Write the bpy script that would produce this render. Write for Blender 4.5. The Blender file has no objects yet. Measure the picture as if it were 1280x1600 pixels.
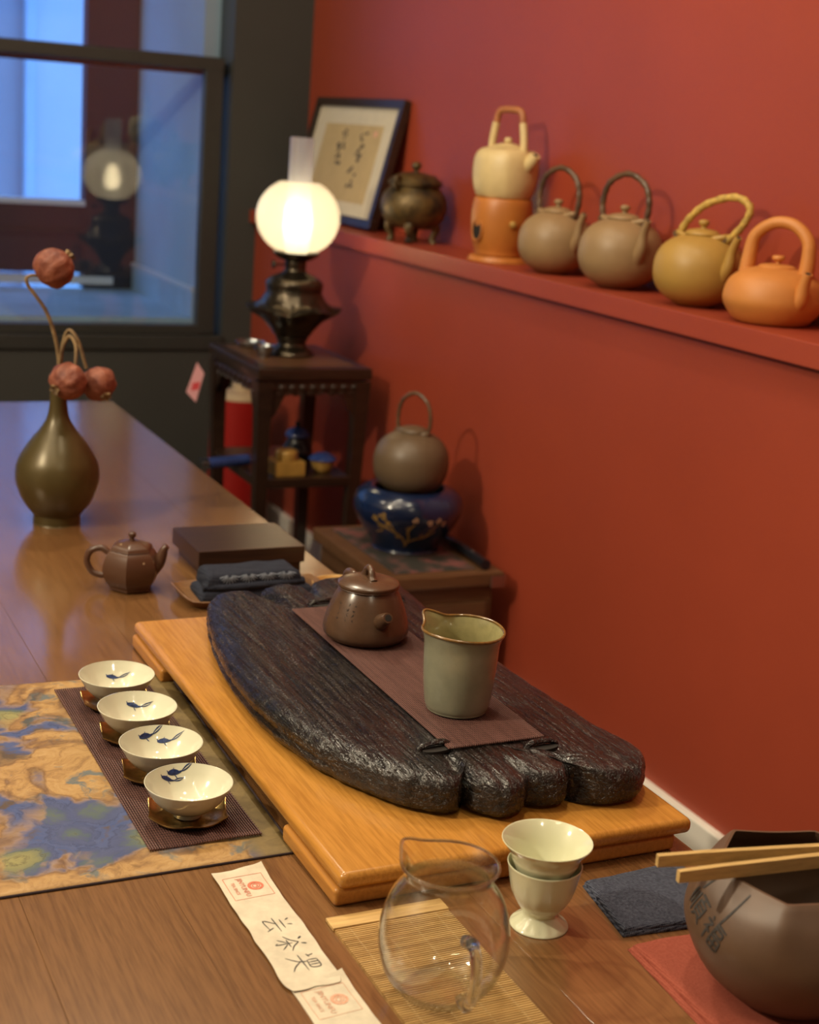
import bpy, bmesh, math, random
from math import sin, cos, pi, radians, sqrt, atan2
from mathutils import Vector, Matrix, noise

random.seed(7)
S = bpy.context.scene
COL = S.collection
T = 0.75            # height of the tea table top

# ------------------------------------------------------------------ camera
cd = bpy.data.cameras.new('camera')
cam = bpy.data.objects.new('camera', cd)
COL.objects.link(cam)
Rm = Matrix(((0.9027, 0.0430, -0.4281), (-0.4240, 0.2570, -0.8684), (0.0727, 0.9655, 0.2502)))   # columns: right, up, back
cols = [Vector((Rm[0][i], Rm[1][i], Rm[2][i])) for i in range(3)]
rgt = cols[0].normalized(); bck = cols[2].normalized(); upv = bck.cross(rgt).normalized(); rgt = upv.cross(bck)
M4 = Matrix(((rgt.x, upv.x, bck.x, 0), (rgt.y, upv.y, bck.y, 0), (rgt.z, upv.z, bck.z, 1.35), (0, 0, 0, 1)))
cam.matrix_world = M4
cd.sensor_fit = 'HORIZONTAL'
cd.sensor_width = 36.0
cd.lens = 36.0 * 2300.0 / 1280.0
cd.clip_start = 0.02
cd.dof.use_dof = True
cd.dof.focus_distance = 1.33
cd.dof.aperture_fstop = 9.0
S.camera = cam

# ------------------------------------------------------------------ world (dusk sky), lamps, exposure
w = bpy.data.worlds.new('dusk'); S.world = w; w.use_nodes = True
wb = w.node_tree.nodes['Background']
wb.inputs[0].default_value = (0.20, 0.45, 1.0, 1); wb.inputs[1].default_value = 2.6

def lamp(name, loc, power, color, radius, spot=None, target=None, blend=0.5):
    l = bpy.data.lights.new(name, 'SPOT' if spot else 'POINT')
    l.energy = power; l.color = color; l.shadow_soft_size = radius
    o = bpy.data.objects.new(name, l); COL.objects.link(o); o.location = loc
    if spot:
        l.spot_size = radians(spot); l.spot_blend = blend
        d = Vector(target) - Vector(loc)
        o.rotation_euler = d.to_track_quat('-Z', 'Y').to_euler()
    return o
WARM = (1.0, 0.87, 0.64)
lamp('ceiling_spot', (-1.35, 1.35, 2.35), 100, WARM, 0.035)
lamp('ceiling_spot', (-0.75, 2.75, 2.70), 10, WARM, 0.04)
lamp('ceiling_spot', (0.62, 1.10, 2.72), 24, WARM, 0.03, 62, (0.62, 1.20, 0.8), 0.5)
lamp('ceiling_spot', (0.35, -0.55, 2.70), 12, WARM, 0.04)
lamp('ceiling_spot', (0.60, 2.55, 2.76), 44, WARM, 0.03, 50, (0.62, 1.20, 0.8), 0.5)
lamp('ceiling_spot', (0.80, 1.45, 2.76), 14, WARM, 0.03, 84, (1.54, 1.50, 1.45), 0.7)
lamp('ceiling_spot', (0.80, 2.55, 2.76), 12, WARM, 0.03, 84, (1.54, 2.55, 1.40), 0.7)
# a string of small bulbs hung under the ceiling
for i in range(11):
    a = -0.9 + i * 0.18
    lamp('string_bulb', (0.15 + 0.9 * a, 1.9 + 0.35 * cos(a * 2.2), 2.50 - 0.12 * cos(a * 1.7)), 2.2, WARM, 0.011)
for i in range(8):
    lamp('string_bulb', (-0.35 + 0.03 * i, 0.35 + 0.22 * i, 2.45), 2.2, WARM, 0.011)

S.view_settings.view_transform = 'Standard'
S.view_settings.look = 'None'
S.view_settings.gamma = 1.0
S.view_settings.use_curve_mapping = False
S.view_settings.exposure = 0.5
try:
    S.cycles.use_denoising = True
    S.cycles.denoiser = 'OPENIMAGEDENOISE'
    S.cycles.sample_clamp_indirect = 4.0
    S.cycles.caustics_reflective = False
    S.cycles.caustics_refractive = False
    S.cycles.max_bounces = 10
    S.cycles.transparent_max_bounces = 24
except Exception:
    pass

# ------------------------------------------------------------------ materials
def new_mat(name):
    m = bpy.data.materials.new(name); m.use_nodes = True
    return m, m.node_tree, m.node_tree.nodes['Principled BSDF']

def N(nt, kind, **kw):
    n = nt.nodes.new(kind)
    for k, v in kw.items():
        if k in n.inputs.keys():
            n.inputs[k].default_value = v
        else:
            setattr(n, k, v)
    return n

def coords(nt, scale=(1, 1, 1), kind='Object', rot=(0, 0, 0)):
    tc = nt.nodes.new('ShaderNodeTexCoord'); mp = nt.nodes.new('ShaderNodeMapping')
    mp.inputs['Scale'].default_value = scale; mp.inputs['Rotation'].default_value = rot
    nt.links.new(tc.outputs[kind], mp.inputs['Vector'])
    return mp.outputs['Vector']

def ramp(nt, fac, stops, interp='LINEAR'):
    r = nt.nodes.new('ShaderNodeValToRGB'); r.color_ramp.interpolation = interp
    els = r.color_ramp.elements
    while len(els) < len(stops): els.new(0.5)
    for e, (p, c) in zip(els, stops):
        e.position = p; e.color = (*c, 1) if len(c) == 3 else c
    nt.links.new(fac, r.inputs['Fac'])
    return r.outputs['Color']

def mixc(nt, fac, a, b, mode='MIX'):
    m = nt.nodes.new('ShaderNodeMix'); m.data_type = 'RGBA'; m.blend_type = mode
    for sock, v in ((m.inputs[0], fac), (m.inputs[6], a), (m.inputs[7], b)):
        if hasattr(v, 'is_linked'): nt.links.new(v, sock)
        else: sock.default_value = v if not isinstance(v, tuple) or len(v) == 4 else (*v, 1)
    return m.outputs[2]

def bump(nt, bs, height, strength=0.2, dist=0.001):
    b = nt.nodes.new('ShaderNodeBump'); b.inputs['Strength'].default_value = strength; b.inputs['Distance'].default_value = dist
    nt.links.new(height, b.inputs['Height']); nt.links.new(b.outputs['Normal'], bs.inputs['Normal'])
    return b

def mat(name, c, rough=0.5, metal=0.0, var=0.0, vscale=30.0, bumps=0.0, bscale=200.0, coat=0.0, c2=None, spec=None, bdist=0.0005, sheen=0.0):
    """plain painted / glazed / clay surface with an optional mottle and fine relief"""
    m, nt, bs = new_mat(name)
    bs.inputs['Base Color'].default_value = (*c, 1); bs.inputs['Roughness'].default_value = rough; bs.inputs['Metallic'].default_value = metal
    bs.inputs['Coat Weight'].default_value = coat; bs.inputs['Coat Roughness'].default_value = 0.08
    if spec is not None: bs.inputs['Specular IOR Level'].default_value = spec
    if sheen: bs.inputs['Sheen Weight'].default_value = sheen
    if var or c2:
        v = coords(nt); n = N(nt, 'ShaderNodeTexNoise', Scale=vscale, Detail=4.0, Roughness=0.6); nt.links.new(v, n.inputs['Vector'])
        cc = c2 or tuple(min(1, x * (1 + var)) for x in c)
        lo = c if c2 else tuple(x * (1 - var) for x in c)
        nt.links.new(ramp(nt, n.outputs['Fac'], [(0.35, lo), (0.65, cc)]), bs.inputs['Base Color'])
    if bumps:
        v = coords(nt); n = N(nt, 'ShaderNodeTexNoise', Scale=bscale, Detail=3.0); nt.links.new(v, n.inputs['Vector'])
        bump(nt, bs, n.outputs['Fac'], bumps, bdist)
    return m

def wood(name, dark, light, rough=0.35, along='Y', scale=1.0, coat=0.0, streak=0.5, fine=1.0, spec=0.5, bstr=0.12):
    m, nt, bs = new_mat(name)
    st = {'X': (0.05, 1, 1), 'Y': (1, 0.05, 1), 'Z': (1, 1, 0.05)}[along]
    v = coords(nt, tuple(s * scale for s in st))
    n1 = N(nt, 'ShaderNodeTexNoise', Scale=22.0, Detail=6.0, Roughness=0.65, Distortion=0.35); nt.links.new(v, n1.inputs['Vector'])
    n2 = N(nt, 'ShaderNodeTexNoise', Scale=260.0 * fine, Detail=3.0, Roughness=0.7); nt.links.new(v, n2.inputs['Vector'])
    v3 = coords(nt, (1, 1, 1)); n3 = N(nt, 'ShaderNodeTexNoise', Scale=3.5, Detail=2.0); nt.links.new(v3, n3.inputs['Vector'])
    base = ramp(nt, n1.outputs['Fac'], [(0.15, dark), (0.85, light)])
    mid = tuple((a + b) / 2 for a, b in zip(dark, light))
    g = ramp(nt, n2.outputs['Fac'], [(0.35, tuple(x * 0.62 for x in dark)), (0.6, light)])
    c = mixc(nt, streak, base, g)
    oi = nt.nodes.new('ShaderNodeObjectInfo')
    tone = ramp(nt, oi.outputs['Random'], [(0.0, (0.95, 0.945, 0.94)), (1.0, (1.05, 1.045, 1.04))])
    c = mixc(nt, 1.0, c, tone, 'MULTIPLY')
    c = mixc(nt, ramp(nt, n3.outputs['Fac'], [(0.35, (0, 0, 0)), (0.75, (0.35, 0.35, 0.35))]), c, mid)
    nt.links.new(c, bs.inputs['Base Color'])
    bs.inputs['Roughness'].default_value = rough; bs.inputs['Coat Weight'].default_value = coat; bs.inputs['Coat Roughness'].default_value = 0.12
    bs.inputs['Specular IOR Level'].default_value = spec
    bump(nt, bs, n2.outputs['Fac'], bstr, 0.0004)
    return m

def cloth_mat(name, c, c2, scale=900.0, rough=0.9, rot=0.0, bstr=0.6):
    m, nt, bs = new_mat(name)
    v = coords(nt, (1, 1, 1), rot=(0, 0, rot))
    w1 = N(nt, 'ShaderNodeTexWave', Scale=scale / 6.28, Distortion=1.2, Detail=1.0); w1.bands_direction = 'X'
    w2 = N(nt, 'ShaderNodeTexWave', Scale=scale / 6.28, Distortion=1.2, Detail=1.0); w2.bands_direction = 'Y'
    n = N(nt, 'ShaderNodeTexNoise', Scale=500.0, Detail=3.0)
    for t in (w1, w2, n): nt.links.new(v, t.inputs['Vector'])
    mx = nt.nodes.new('ShaderNodeMath'); mx.operation = 'MULTIPLY'; nt.links.new(w1.outputs['Fac'], mx.inputs[0]); nt.links.new(w2.outputs['Fac'], mx.inputs[1])
    ad = nt.nodes.new('ShaderNodeMath'); ad.operation = 'ADD'; nt.links.new(mx.outputs[0], ad.inputs[0]); nt.links.new(n.outputs['Fac'], ad.inputs[1])
    nt.links.new(ramp(nt, ad.outputs[0], [(0.45, c), (0.95, c2)]), bs.inputs['Base Color'])
    bs.inputs['Roughness'].default_value = rough; bs.inputs['Specular IOR Level'].default_value = 0.2
    bump(nt, bs, ad.outputs[0], bstr, 0.0006)
    return m

def glass_mat(name, tint=(1, 1, 1), edge=(0.75, 0.8, 0.82), rough=0.0, refl=0.9, ior=1.45):
    """thin blown glass: clear seen face on, denser and more mirror-like at grazing angles"""
    m = bpy.data.materials.new(name); m.use_nodes = True; nt = m.node_tree; nt.nodes.clear()
    out = nt.nodes.new('ShaderNodeOutputMaterial')
    lw = nt.nodes.new('ShaderNodeLayerWeight'); lw.inputs['Blend'].default_value = 0.35
    r0 = ((ior - 1) / (ior + 1)) ** 2
    tr = nt.nodes.new('ShaderNodeBsdfTransparent'); gl = nt.nodes.new('ShaderNodeBsdfGlossy'); gl.inputs['Roughness'].default_value = rough
    gl.inputs['Color'].default_value = (refl, refl, refl, 1)
    nt.links.new(ramp(nt, lw.outputs['Facing'], [(0.0, tint), (0.55, tint), (1.0, edge)]), tr.inputs['Color'])
    mx = nt.nodes.new('ShaderNodeMixShader')
    lw.inputs['Blend'].default_value = 0.5          # facing = 1 - cos: a Schlick-like reflectance curve
    fc = ramp(nt, lw.outputs['Facing'], [(x / 10, (r0 + (1 - r0) * (x / 10) ** 3.2,) * 3) for x in (0, 3, 5, 6, 7, 8, 9, 10)])
    nt.links.new(fc, mx.inputs[0]); nt.links.new(tr.outputs[0], mx.inputs[1]); nt.links.new(gl.outputs[0], mx.inputs[2])
    nt.links.new(mx.outputs[0], out.inputs['Surface'])
    return m

def frosted_mat(name, col=(1, 0.96, 0.88), clear=0.35):
    m = bpy.data.materials.new(name); m.use_nodes = True; nt = m.node_tree; nt.nodes.clear()
    out = nt.nodes.new('ShaderNodeOutputMaterial')
    tl = nt.nodes.new('ShaderNodeBsdfTranslucent'); tl.inputs['Color'].default_value = (*col, 1)
    df = nt.nodes.new('ShaderNodeBsdfDiffuse'); df.inputs['Color'].default_value = (*col, 1)
    gl = nt.nodes.new('ShaderNodeBsdfGlossy'); gl.inputs['Roughness'].default_value = 0.25
    tr = nt.nodes.new('ShaderNodeBsdfTransparent'); tr.inputs['Color'].default_value = (*col, 1)
    lw = nt.nodes.new('ShaderNodeLayerWeight'); lw.inputs['Blend'].default_value = 0.5
    fr = ramp(nt, lw.outputs['Facing'], [(0.0, (0.035,) * 3), (0.6, (0.11,) * 3), (0.85, (0.45,) * 3), (1.0, (0.9,) * 3)])
    a = nt.nodes.new('ShaderNodeMixShader'); a.inputs[0].default_value = 0.3; nt.links.new(tl.outputs[0], a.inputs[1]); nt.links.new(df.outputs[0], a.inputs[2])
    b = nt.nodes.new('ShaderNodeMixShader'); b.inputs[0].default_value = clear; nt.links.new(a.outputs[0], b.inputs[1]); nt.links.new(tr.outputs[0], b.inputs[2])
    c = nt.nodes.new('ShaderNodeMixShader'); nt.links.new(fr, c.inputs[0]); nt.links.new(b.outputs[0], c.inputs[1]); nt.links.new(gl.outputs[0], c.inputs[2])
    nt.links.new(c.outputs[0], out.inputs['Surface'])
    return m

def emit_mat(name, c, s):
    m = bpy.data.materials.new(name); m.use_nodes = True; nt = m.node_tree; nt.nodes.clear()
    out = nt.nodes.new('ShaderNodeOutputMaterial'); e = nt.nodes.new('ShaderNodeEmission')
    e.inputs[0].default_value = (*c, 1); e.inputs[1].default_value = s
    nt.links.new(e.outputs[0], out.inputs['Surface'])
    return m

M = {}
M['red'] = mat('red_wall_paint', (0.315, 0.050, 0.0225), 0.42, var=0.05, vscale=2.0, bumps=0.08, bscale=120)
M['grey_wall'] = mat('charcoal_wall_paint', (0.040, 0.041, 0.038), 0.6, var=0.06, vscale=3)
M['white_trim'] = mat('white_trim_paint', (0.78, 0.74, 0.66), 0.45, var=0.02)
M['plaster'] = mat('cream_plaster', (0.30, 0.27, 0.235), 0.8, var=0.03, vscale=3)
M['floor'] = wood('floor_wood', (0.06, 0.03, 0.015), (0.12, 0.06, 0.03), 0.5, 'Y')
M['sash'] = mat('dark_window_paint', (0.030, 0.031, 0.029), 0.42, var=0.05)
M['table'] = wood('table_walnut', (0.125, 0.056, 0.019), (0.235, 0.113, 0.042), 0.24, 'Y', 1.0, streak=0.4, spec=0.7, coat=0.8, bstr=0.03)
M['bamboo'] = wood('bamboo_board', (0.40, 0.165, 0.026), (0.54, 0.255, 0.050), 0.20, 'Y', 1.0, streak=0.45, fine=1.2)
M['bamboo_foot'] = wood('bamboo_board_foot', (0.38, 0.15, 0.028), (0.54, 0.25, 0.055), 0.28, 'Y', 1.0, streak=0.4)
M['pale_bamboo'] = wood('pale_bamboo', (0.40, 0.215, 0.060), (0.74, 0.50, 0.20), 0.5, 'X', 1.0, streak=0.6)
M['tong'] = wood('tong_bamboo', (0.46, 0.29, 0.10), (0.66, 0.46, 0.19), 0.45, 'X', 1.0, streak=0.4)
M['mat_slat'] = wood('mat_slats_brown', (0.085, 0.036, 0.030), (0.17, 0.080, 0.066), 0.5, 'Y', 1.0, streak=0.5)
M['thread'] = mat('mat_thread', (0.030, 0.017, 0.019), 0.9)
M['pale_thread'] = mat('pale_thread', (0.55, 0.40, 0.2), 0.9)
M['porcelain'] = mat('cream_porcelain', (0.63, 0.615, 0.475), 0.10, coat=0.5, bumps=0.02, bscale=40)
M['porcelain2'] = mat('ivory_porcelain', (0.64, 0.64, 0.45), 0.10, coat=0.5)
M['ink_blue'] = mat('cobalt_ink', (0.018, 0.035, 0.115), 0.3, var=0.5, vscale=400)
M['ink'] = mat('black_ink', (0.035, 0.032, 0.032), 0.7, var=0.4, vscale=300)
M['seal_red'] = mat('red_seal_ink', (0.62, 0.17, 0.10), 0.8, var=0.15, vscale=500)
M['seal_faint'] = mat('faded_seal_ink', (0.66, 0.36, 0.24), 0.85, var=0.15, vscale=500)
M['brass'] = mat('dark_brass', (0.52, 0.35, 0.13), 0.28, 1.0, var=0.35, vscale=70, bumps=0.35, bscale=260)
M['paper'] = mat('rice_paper', (0.62, 0.55, 0.42), 0.9, var=0.10, vscale=55, bumps=0.35, bscale=180)
M['zisha'] = mat('brown_clay', (0.082, 0.042, 0.023), 0.25, var=0.12, vscale=60, bumps=0.04, bscale=900, spec=0.55)
M['zisha_dark'] = mat('dark_brown_clay', (0.072, 0.032, 0.018), 0.30, var=0.15, vscale=60, bumps=0.05, bscale=900)
M['bowl_clay'] = mat('waste_bowl_clay', (0.105, 0.058, 0.034), 0.46, var=0.10, vscale=25, bumps=0.06, bscale=700)
M['celadon'] = mat('celadon_glaze', (0.250, 0.245, 0.172), 0.25, var=0.10, vscale=35, coat=0.4)
M['celadon_in'] = mat('celadon_glaze_inside', (0.30, 0.265, 0.120), 0.15, var=0.16, vscale=45, coat=0.6)
M['rim_brown'] = mat('iron_rim_glaze', (0.16, 0.085, 0.022), 0.2, var=0.3, vscale=90, coat=0.5)
M['glass'] = glass_mat('clear_glass', (0.985, 0.99, 0.985), (0.55, 0.60, 0.58))
m, nt, bs = new_mat('solid_glass'); M['solid_glass'] = m
bs.inputs['Transmission Weight'].default_value = 1.0; bs.inputs['IOR'].default_value = 1.47; bs.inputs['Roughness'].default_value = 0.0
M['pane'] = glass_mat('window_glass', (0.93, 0.96, 0.98), (0.8, 0.86, 0.9), refl=1.0, ior=1.62)
M['vase'] = mat('olive_bronze_glaze', (0.078, 0.056, 0.018), 0.34, 0.25, var=0.12, vscale=20)
M['pod'] = mat('dried_pod', (0.135, 0.030, 0.016), 0.6, c2=(0.27, 0.085, 0.045), vscale=60, bumps=0.9, bscale=120, bdist=0.002)
M['stem'] = mat('dried_stem', (0.10, 0.060, 0.028), 0.7, c2=(0.30, 0.20, 0.09), vscale=40)
M['black_wood'] = wood('black_stained_wood', (0.013, 0.006, 0.004), (0.035, 0.017, 0.010), 0.30, 'X', 1.0, coat=0.2)
M['dark_wood'] = wood('dark_rosewood', (0.022, 0.010, 0.006), (0.050, 0.023, 0.013), 0.32, 'X', 1.0)
M['cab_wood'] = wood('cabinet_brown_wood', (0.085, 0.038, 0.016), (0.16, 0.078, 0.036), 0.38, 'X', 1.0)
M['tray_wood'] = wood('boat_tray_wood', (0.13, 0.058, 0.020), (0.20, 0.10, 0.038), 0.4, 'X', 1.0)
M['navy'] = cloth_mat('navy_towel', (0.010, 0.012, 0.022), (0.032, 0.036, 0.052), 1200)
M['navy_print'] = mat('pale_towel_print', (0.17, 0.20, 0.25), 0.9, var=0.4, vscale=200)
M['denim'] = cloth_mat('indigo_cloth', (0.008, 0.011, 0.024), (0.105, 0.115, 0.155), 1300)
M['rust'] = cloth_mat('rust_red_cloth', (0.24, 0.050, 0.030), (0.36, 0.095, 0.060), 1300)
M['k_brown'] = mat('kettle_brown_clay', (0.290, 0.185, 0.088), 0.45, var=0.06, vscale=20, bumps=0.06, bscale=500)
M['k_dark'] = mat('kettle_dark_clay', (0.125, 0.083, 0.047), 0.42, var=0.06, vscale=20, bumps=0.06, bscale=500)
M['k_yellow'] = mat('kettle_yellow_clay', (0.40, 0.235, 0.052), 0.45, var=0.05, vscale=20, bumps=0.06, bscale=500)
M['k_orange'] = mat('kettle_orange_clay', (0.56, 0.215, 0.048), 0.5, var=0.05, vscale=20, bumps=0.06, bscale=500)
M['k_cream'] = mat('kettle_cream_clay', (0.66, 0.51, 0.25), 0.4, var=0.06, vscale=25, bumps=0.3, bscale=70, bdist=0.002)
M['stove'] = mat('terracotta_stove', (0.48, 0.165, 0.030), 0.4, var=0.10, vscale=12)
M['wrap'] = mat('copper_cane_wrap', (0.40, 0.15, 0.055), 0.5, var=0.2, vscale=80)
M['horn'] = mat('brown_handle_cane', (0.10, 0.055, 0.030), 0.28, var=0.4, vscale=30)
M['rope'] = mat('yellow_rope_handle', (0.50, 0.32, 0.07), 0.6, var=0.3, vscale=110, bumps=0.8, bscale=150, bdist=0.002)
M['hole'] = mat('shade_black', (0.010, 0.007, 0.005), 0.9)  # near-black: poem strokes, and shade painted into spout, vent and drain openings
M['bronze'] = mat('mottled_bronze', (0.022, 0.017, 0.011), 0.42, 0.35, c2=(0.135, 0.085, 0.026), vscale=28, bumps=0.5, bscale=60, bdist=0.003)
M['lamp_metal'] = mat('lamp_dark_bronze', (0.075, 0.060, 0.042), 0.22, 0.85, var=0.2, vscale=20)
M['globe'] = frosted_mat('frosted_globe')
M['chimney'] = frosted_mat('frosted_chimney', (0.93, 0.95, 1.0), 0.55)
M['bulb'] = emit_mat('lamp_flame_bulb', (1.0, 0.80, 0.46), 24.0)
M['pewter'] = mat('pewter', (0.42, 0.45, 0.48), 0.25, 1.0)
M['gold_box'] = mat('gold_lacquer', (0.42, 0.24, 0.055), 0.35, 0.2, var=0.15, vscale=30)
M['blue_glaze'] = mat('blue_lid_glaze', (0.03, 0.055, 0.20), 0.2, var=0.2)
M['black_glaze'] = mat('black_glaze', (0.012, 0.012, 0.016), 0.2)
M['can_red'] = mat('red_canister', (0.30, 0.010, 0.008), 0.35)
M['can_cream'] = mat('cream_lid', (0.42, 0.31, 0.19), 0.6)
M['tag_pink'] = mat('pink_tag_paper', (0.62, 0.30, 0.32), 0.8)
M['tag_red'] = mat('red_tag_print', (0.55, 0.05, 0.06), 0.8)
M['mat_board'] = mat('mat_board', (0.62, 0.55, 0.42), 0.85, var=0.03)
M['art_paper'] = mat('tan_art_paper', (0.50, 0.37, 0.19), 0.85, var=0.06, vscale=20)
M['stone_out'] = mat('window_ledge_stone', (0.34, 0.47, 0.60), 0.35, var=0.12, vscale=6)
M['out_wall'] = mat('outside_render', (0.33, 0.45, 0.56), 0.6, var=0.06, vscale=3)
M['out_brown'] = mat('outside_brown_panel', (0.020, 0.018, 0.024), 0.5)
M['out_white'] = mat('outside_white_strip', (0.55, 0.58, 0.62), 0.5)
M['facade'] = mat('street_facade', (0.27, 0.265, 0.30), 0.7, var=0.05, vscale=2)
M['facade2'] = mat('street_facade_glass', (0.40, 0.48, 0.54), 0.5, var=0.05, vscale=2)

M['brazier'] = mat('cobalt_glaze', (0.006, 0.016, 0.055), 0.16, var=0.3, vscale=12, coat=0.4)
M['gold_paint'] = mat('gold_brush_paint', (0.36, 0.22, 0.06), 0.35, 0.3, var=0.35, vscale=60)
M['blossom_paint'] = mat('pale_blossom_paint', (0.50, 0.33, 0.20), 0.4, var=0.3, vscale=60)

# hexagonal pot clay with pale specks
m, nt, bs = new_mat('speckled_dark_clay'); M['zisha_speck'] = m
v = coords(nt); vo = N(nt, 'ShaderNodeTexVoronoi', Scale=95.0); nt.links.new(v, vo.inputs['Vector'])
sp = ramp(nt, vo.outputs['Distance'], [(0.0, (1, 1, 1)), (0.13, (1, 1, 1)), (0.17, (0, 0, 0))])
wn = N(nt, 'ShaderNodeSeparateColor'); nt.links.new(vo.outputs['Color'], wn.inputs[0])
sel = ramp(nt, wn.outputs[0], [(0.80, (0, 0, 0)), (0.83, (1, 1, 1))])
nt.links.new(mixc(nt, mixc(nt, 1.0, sp, sel, 'MULTIPLY'), (0.078, 0.034, 0.018), (0.42, 0.30, 0.18)), bs.inputs['Base Color'])
bs.inputs['Roughness'].default_value = 0.30

# carved ebony-black tea slab: long grain striations, worn reddish heart
m, nt, bs = new_mat('black_grained_slab'); M['slab'] = m
v = coords(nt, (1, 0.045, 1)); v2 = coords(nt)
n1 = N(nt, 'ShaderNodeTexNoise', Scale=210.0, Detail=4.0, Roughness=0.65, Distortion=0.4); nt.links.new(v, n1.inputs['Vector'])
n1b = N(nt, 'ShaderNodeTexNoise', Scale=70.0, Detail=3.0, Roughness=0.6, Distortion=0.8); nt.links.new(v, n1b.inputs['Vector'])
n2 = N(nt, 'ShaderNodeTexNoise', Scale=380.0, Detail=3.0, Roughness=0.6); nt.links.new(v2, n2.inputs['Vector'])
n3 = N(nt, 'ShaderNodeTexNoise', Scale=9.0, Detail=3.0); nt.links.new(v2, n3.inputs['Vector'])
c1 = ramp(nt, n1.outputs['Fac'], [(0.38, (0.003, 0.0025, 0.0025)), (0.62, (0.016, 0.011, 0.009))])
c1 = mixc(nt, ramp(nt, n3.outputs['Fac'], [(0.42, (0, 0, 0)), (0.7, (0.5, 0.5, 0.5))]), c1, (0.016, 0.007, 0.006))
pale_streak = ramp(nt, n1.outputs['Fac'], [(0.56, (0, 0, 0)), (0.62, (0.8, 0.8, 0.8)), (0.66, (0.2, 0.2, 0.2))])
brk = ramp(nt, n2.outputs['Fac'], [(0.45, (0, 0, 0)), (0.6, (1, 1, 1))])
c1 = mixc(nt, mixc(nt, 1.0, pale_streak, brk, 'MULTIPLY'), c1, (0.12, 0.11, 0.10))  # pale grey streaks along the grain, broken up by fine noise
nt.links.new(c1, bs.inputs['Base Color'])
nt.links.new(ramp(nt, n2.outputs['Fac'], [(0.3, (0.12, 0.12, 0.12)), (0.7, (0.30, 0.30, 0.30))]), bs.inputs['Roughness'])
r1 = ramp(nt, n1.outputs['Fac'], [(0.40, (0, 0, 0)), (0.47, (0.7, 0.7, 0.7)), (0.58, (0.8, 0.8, 0.8)), (0.64, (1.2, 1.2, 1.2))])
ad = nt.nodes.new('ShaderNodeMath'); ad.operation = 'MULTIPLY_ADD'; nt.links.new(n1b.outputs['Fac'], ad.inputs[0]); ad.inputs[1].default_value = 1.6; nt.links.new(r1, ad.inputs[2])
ad2 = nt.nodes.new('ShaderNodeMath'); ad2.operation = 'MULTIPLY_ADD'; nt.links.new(n2.outputs['Fac'], ad2.inputs[0]); ad2.inputs[1].default_value = 0.45; nt.links.new(ad.outputs[0], ad2.inputs[2])
bump(nt, bs, ad2.outputs[0], 1.0, 0.0013)
bs.inputs['Specular IOR Level'].default_value = 0.6

# printed runner cloth: ochre ground with blue and green hills, plain olive-gold border
m, nt, bs = new_mat('landscape_runner_print'); M['runner'] = m
v = coords(nt, (1.0, 1.0, 1.0))
nw = N(nt, 'ShaderNodeTexNoise', Scale=9.0, Detail=5.0, Roughness=0.6); nt.links.new(v, nw.inputs['Vector'])
va = nt.nodes.new('ShaderNodeVectorMath'); va.operation = 'MULTIPLY_ADD'; nt.links.new(nw.outputs['Color'], va.inputs[0]); va.inputs[1].default_value = (0.07, 0.07, 0); nt.links.new(v, va.inputs[2])
na = N(nt, 'ShaderNodeTexNoise', Scale=7.5, Detail=3.0, Roughness=0.55, Distortion=0.8); nt.links.new(va.outputs[0], na.inputs['Vector'])
nb = N(nt, 'ShaderNodeTexNoise', Scale=46.0, Detail=6.0, Roughness=0.7, Distortion=1.5); nt.links.new(va.outputs[0], nb.inputs['Vector'])
ncn = N(nt, 'ShaderNodeTexNoise', Scale=15.0, Detail=4.0, Roughness=0.6, Distortion=1.0); nt.links.new(va.outputs[0], ncn.inputs['Vector'])
ochre = ramp(nt, nb.outputs['Fac'], [(0.30, (0.19, 0.095, 0.026)), (0.5, (0.36, 0.205, 0.066)), (0.72, (0.45, 0.29, 0.12))])
vr = N(nt, 'ShaderNodeTexVoronoi', Scale=15.0); nt.links.new(va.outputs[0], vr.inputs['Vector'])
dd = nt.nodes.new('ShaderNodeMath'); dd.operation = 'MULTIPLY_ADD'; nt.links.new(nb.outputs['Fac'], dd.inputs[0]); dd.inputs[1].default_value = 0.35; nt.links.new(vr.outputs['Distance'], dd.inputs[2])
hill = ramp(nt, dd.outputs[0], [(0.22, (0.27, 0.25, 0.085)), (0.40, (0.15, 0.165, 0.07)), (0.50, (0.035, 0.085, 0.10)), (0.58, (0.006, 0.042, 0.16)), (0.74, (0.008, 0.055, 0.21)), (0.84, (0.04, 0.025, 0.02))])
hill = mixc(nt, 0.12, hill, ochre)
cl = ramp(nt, dd.outputs[0], [(0.30, (1, 1, 1)), (0.32, (0.45, 0.4, 0.35)), (0.34, (1, 1, 1)), (0.44, (1, 1, 1)), (0.46, (0.4, 0.36, 0.34)), (0.48, (1, 1, 1)), (0.65, (1, 1, 1)), (0.67, (0.5, 0.5, 0.55)), (0.69, (1, 1, 1))])
hill = mixc(nt, 0.8, hill, cl, 'MULTIPLY')
ns = N(nt, 'ShaderNodeTexNoise', Scale=24.0, Detail=4.0, Roughness=0.6, Distortion=1.2); nt.links.new(va.outputs[0], ns.inputs['Vector'])
ochre = mixc(nt, ramp(nt, ns.outputs['Fac'], [(0.56, (0, 0, 0)), (0.66, (0.8, 0.8, 0.8))]), ochre, (0.055, 0.105, 0.13))
c = mixc(nt, ramp(nt, na.outputs['Fac'], [(0.475, (0, 0, 0)), (0.53, (1, 1, 1))]), ochre, hill)
edge = ramp(nt, na.outputs['Fac'], [(0.455, (1, 1, 1)), (0.482, (0.42, 0.32, 0.26)), (0.50, (1, 1, 1))])
c = mixc(nt, 0.8, c, edge, 'MULTIPLY')
sx = nt.nodes.new('ShaderNodeSeparateXYZ'); nt.links.new(v, sx.inputs[0])
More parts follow.
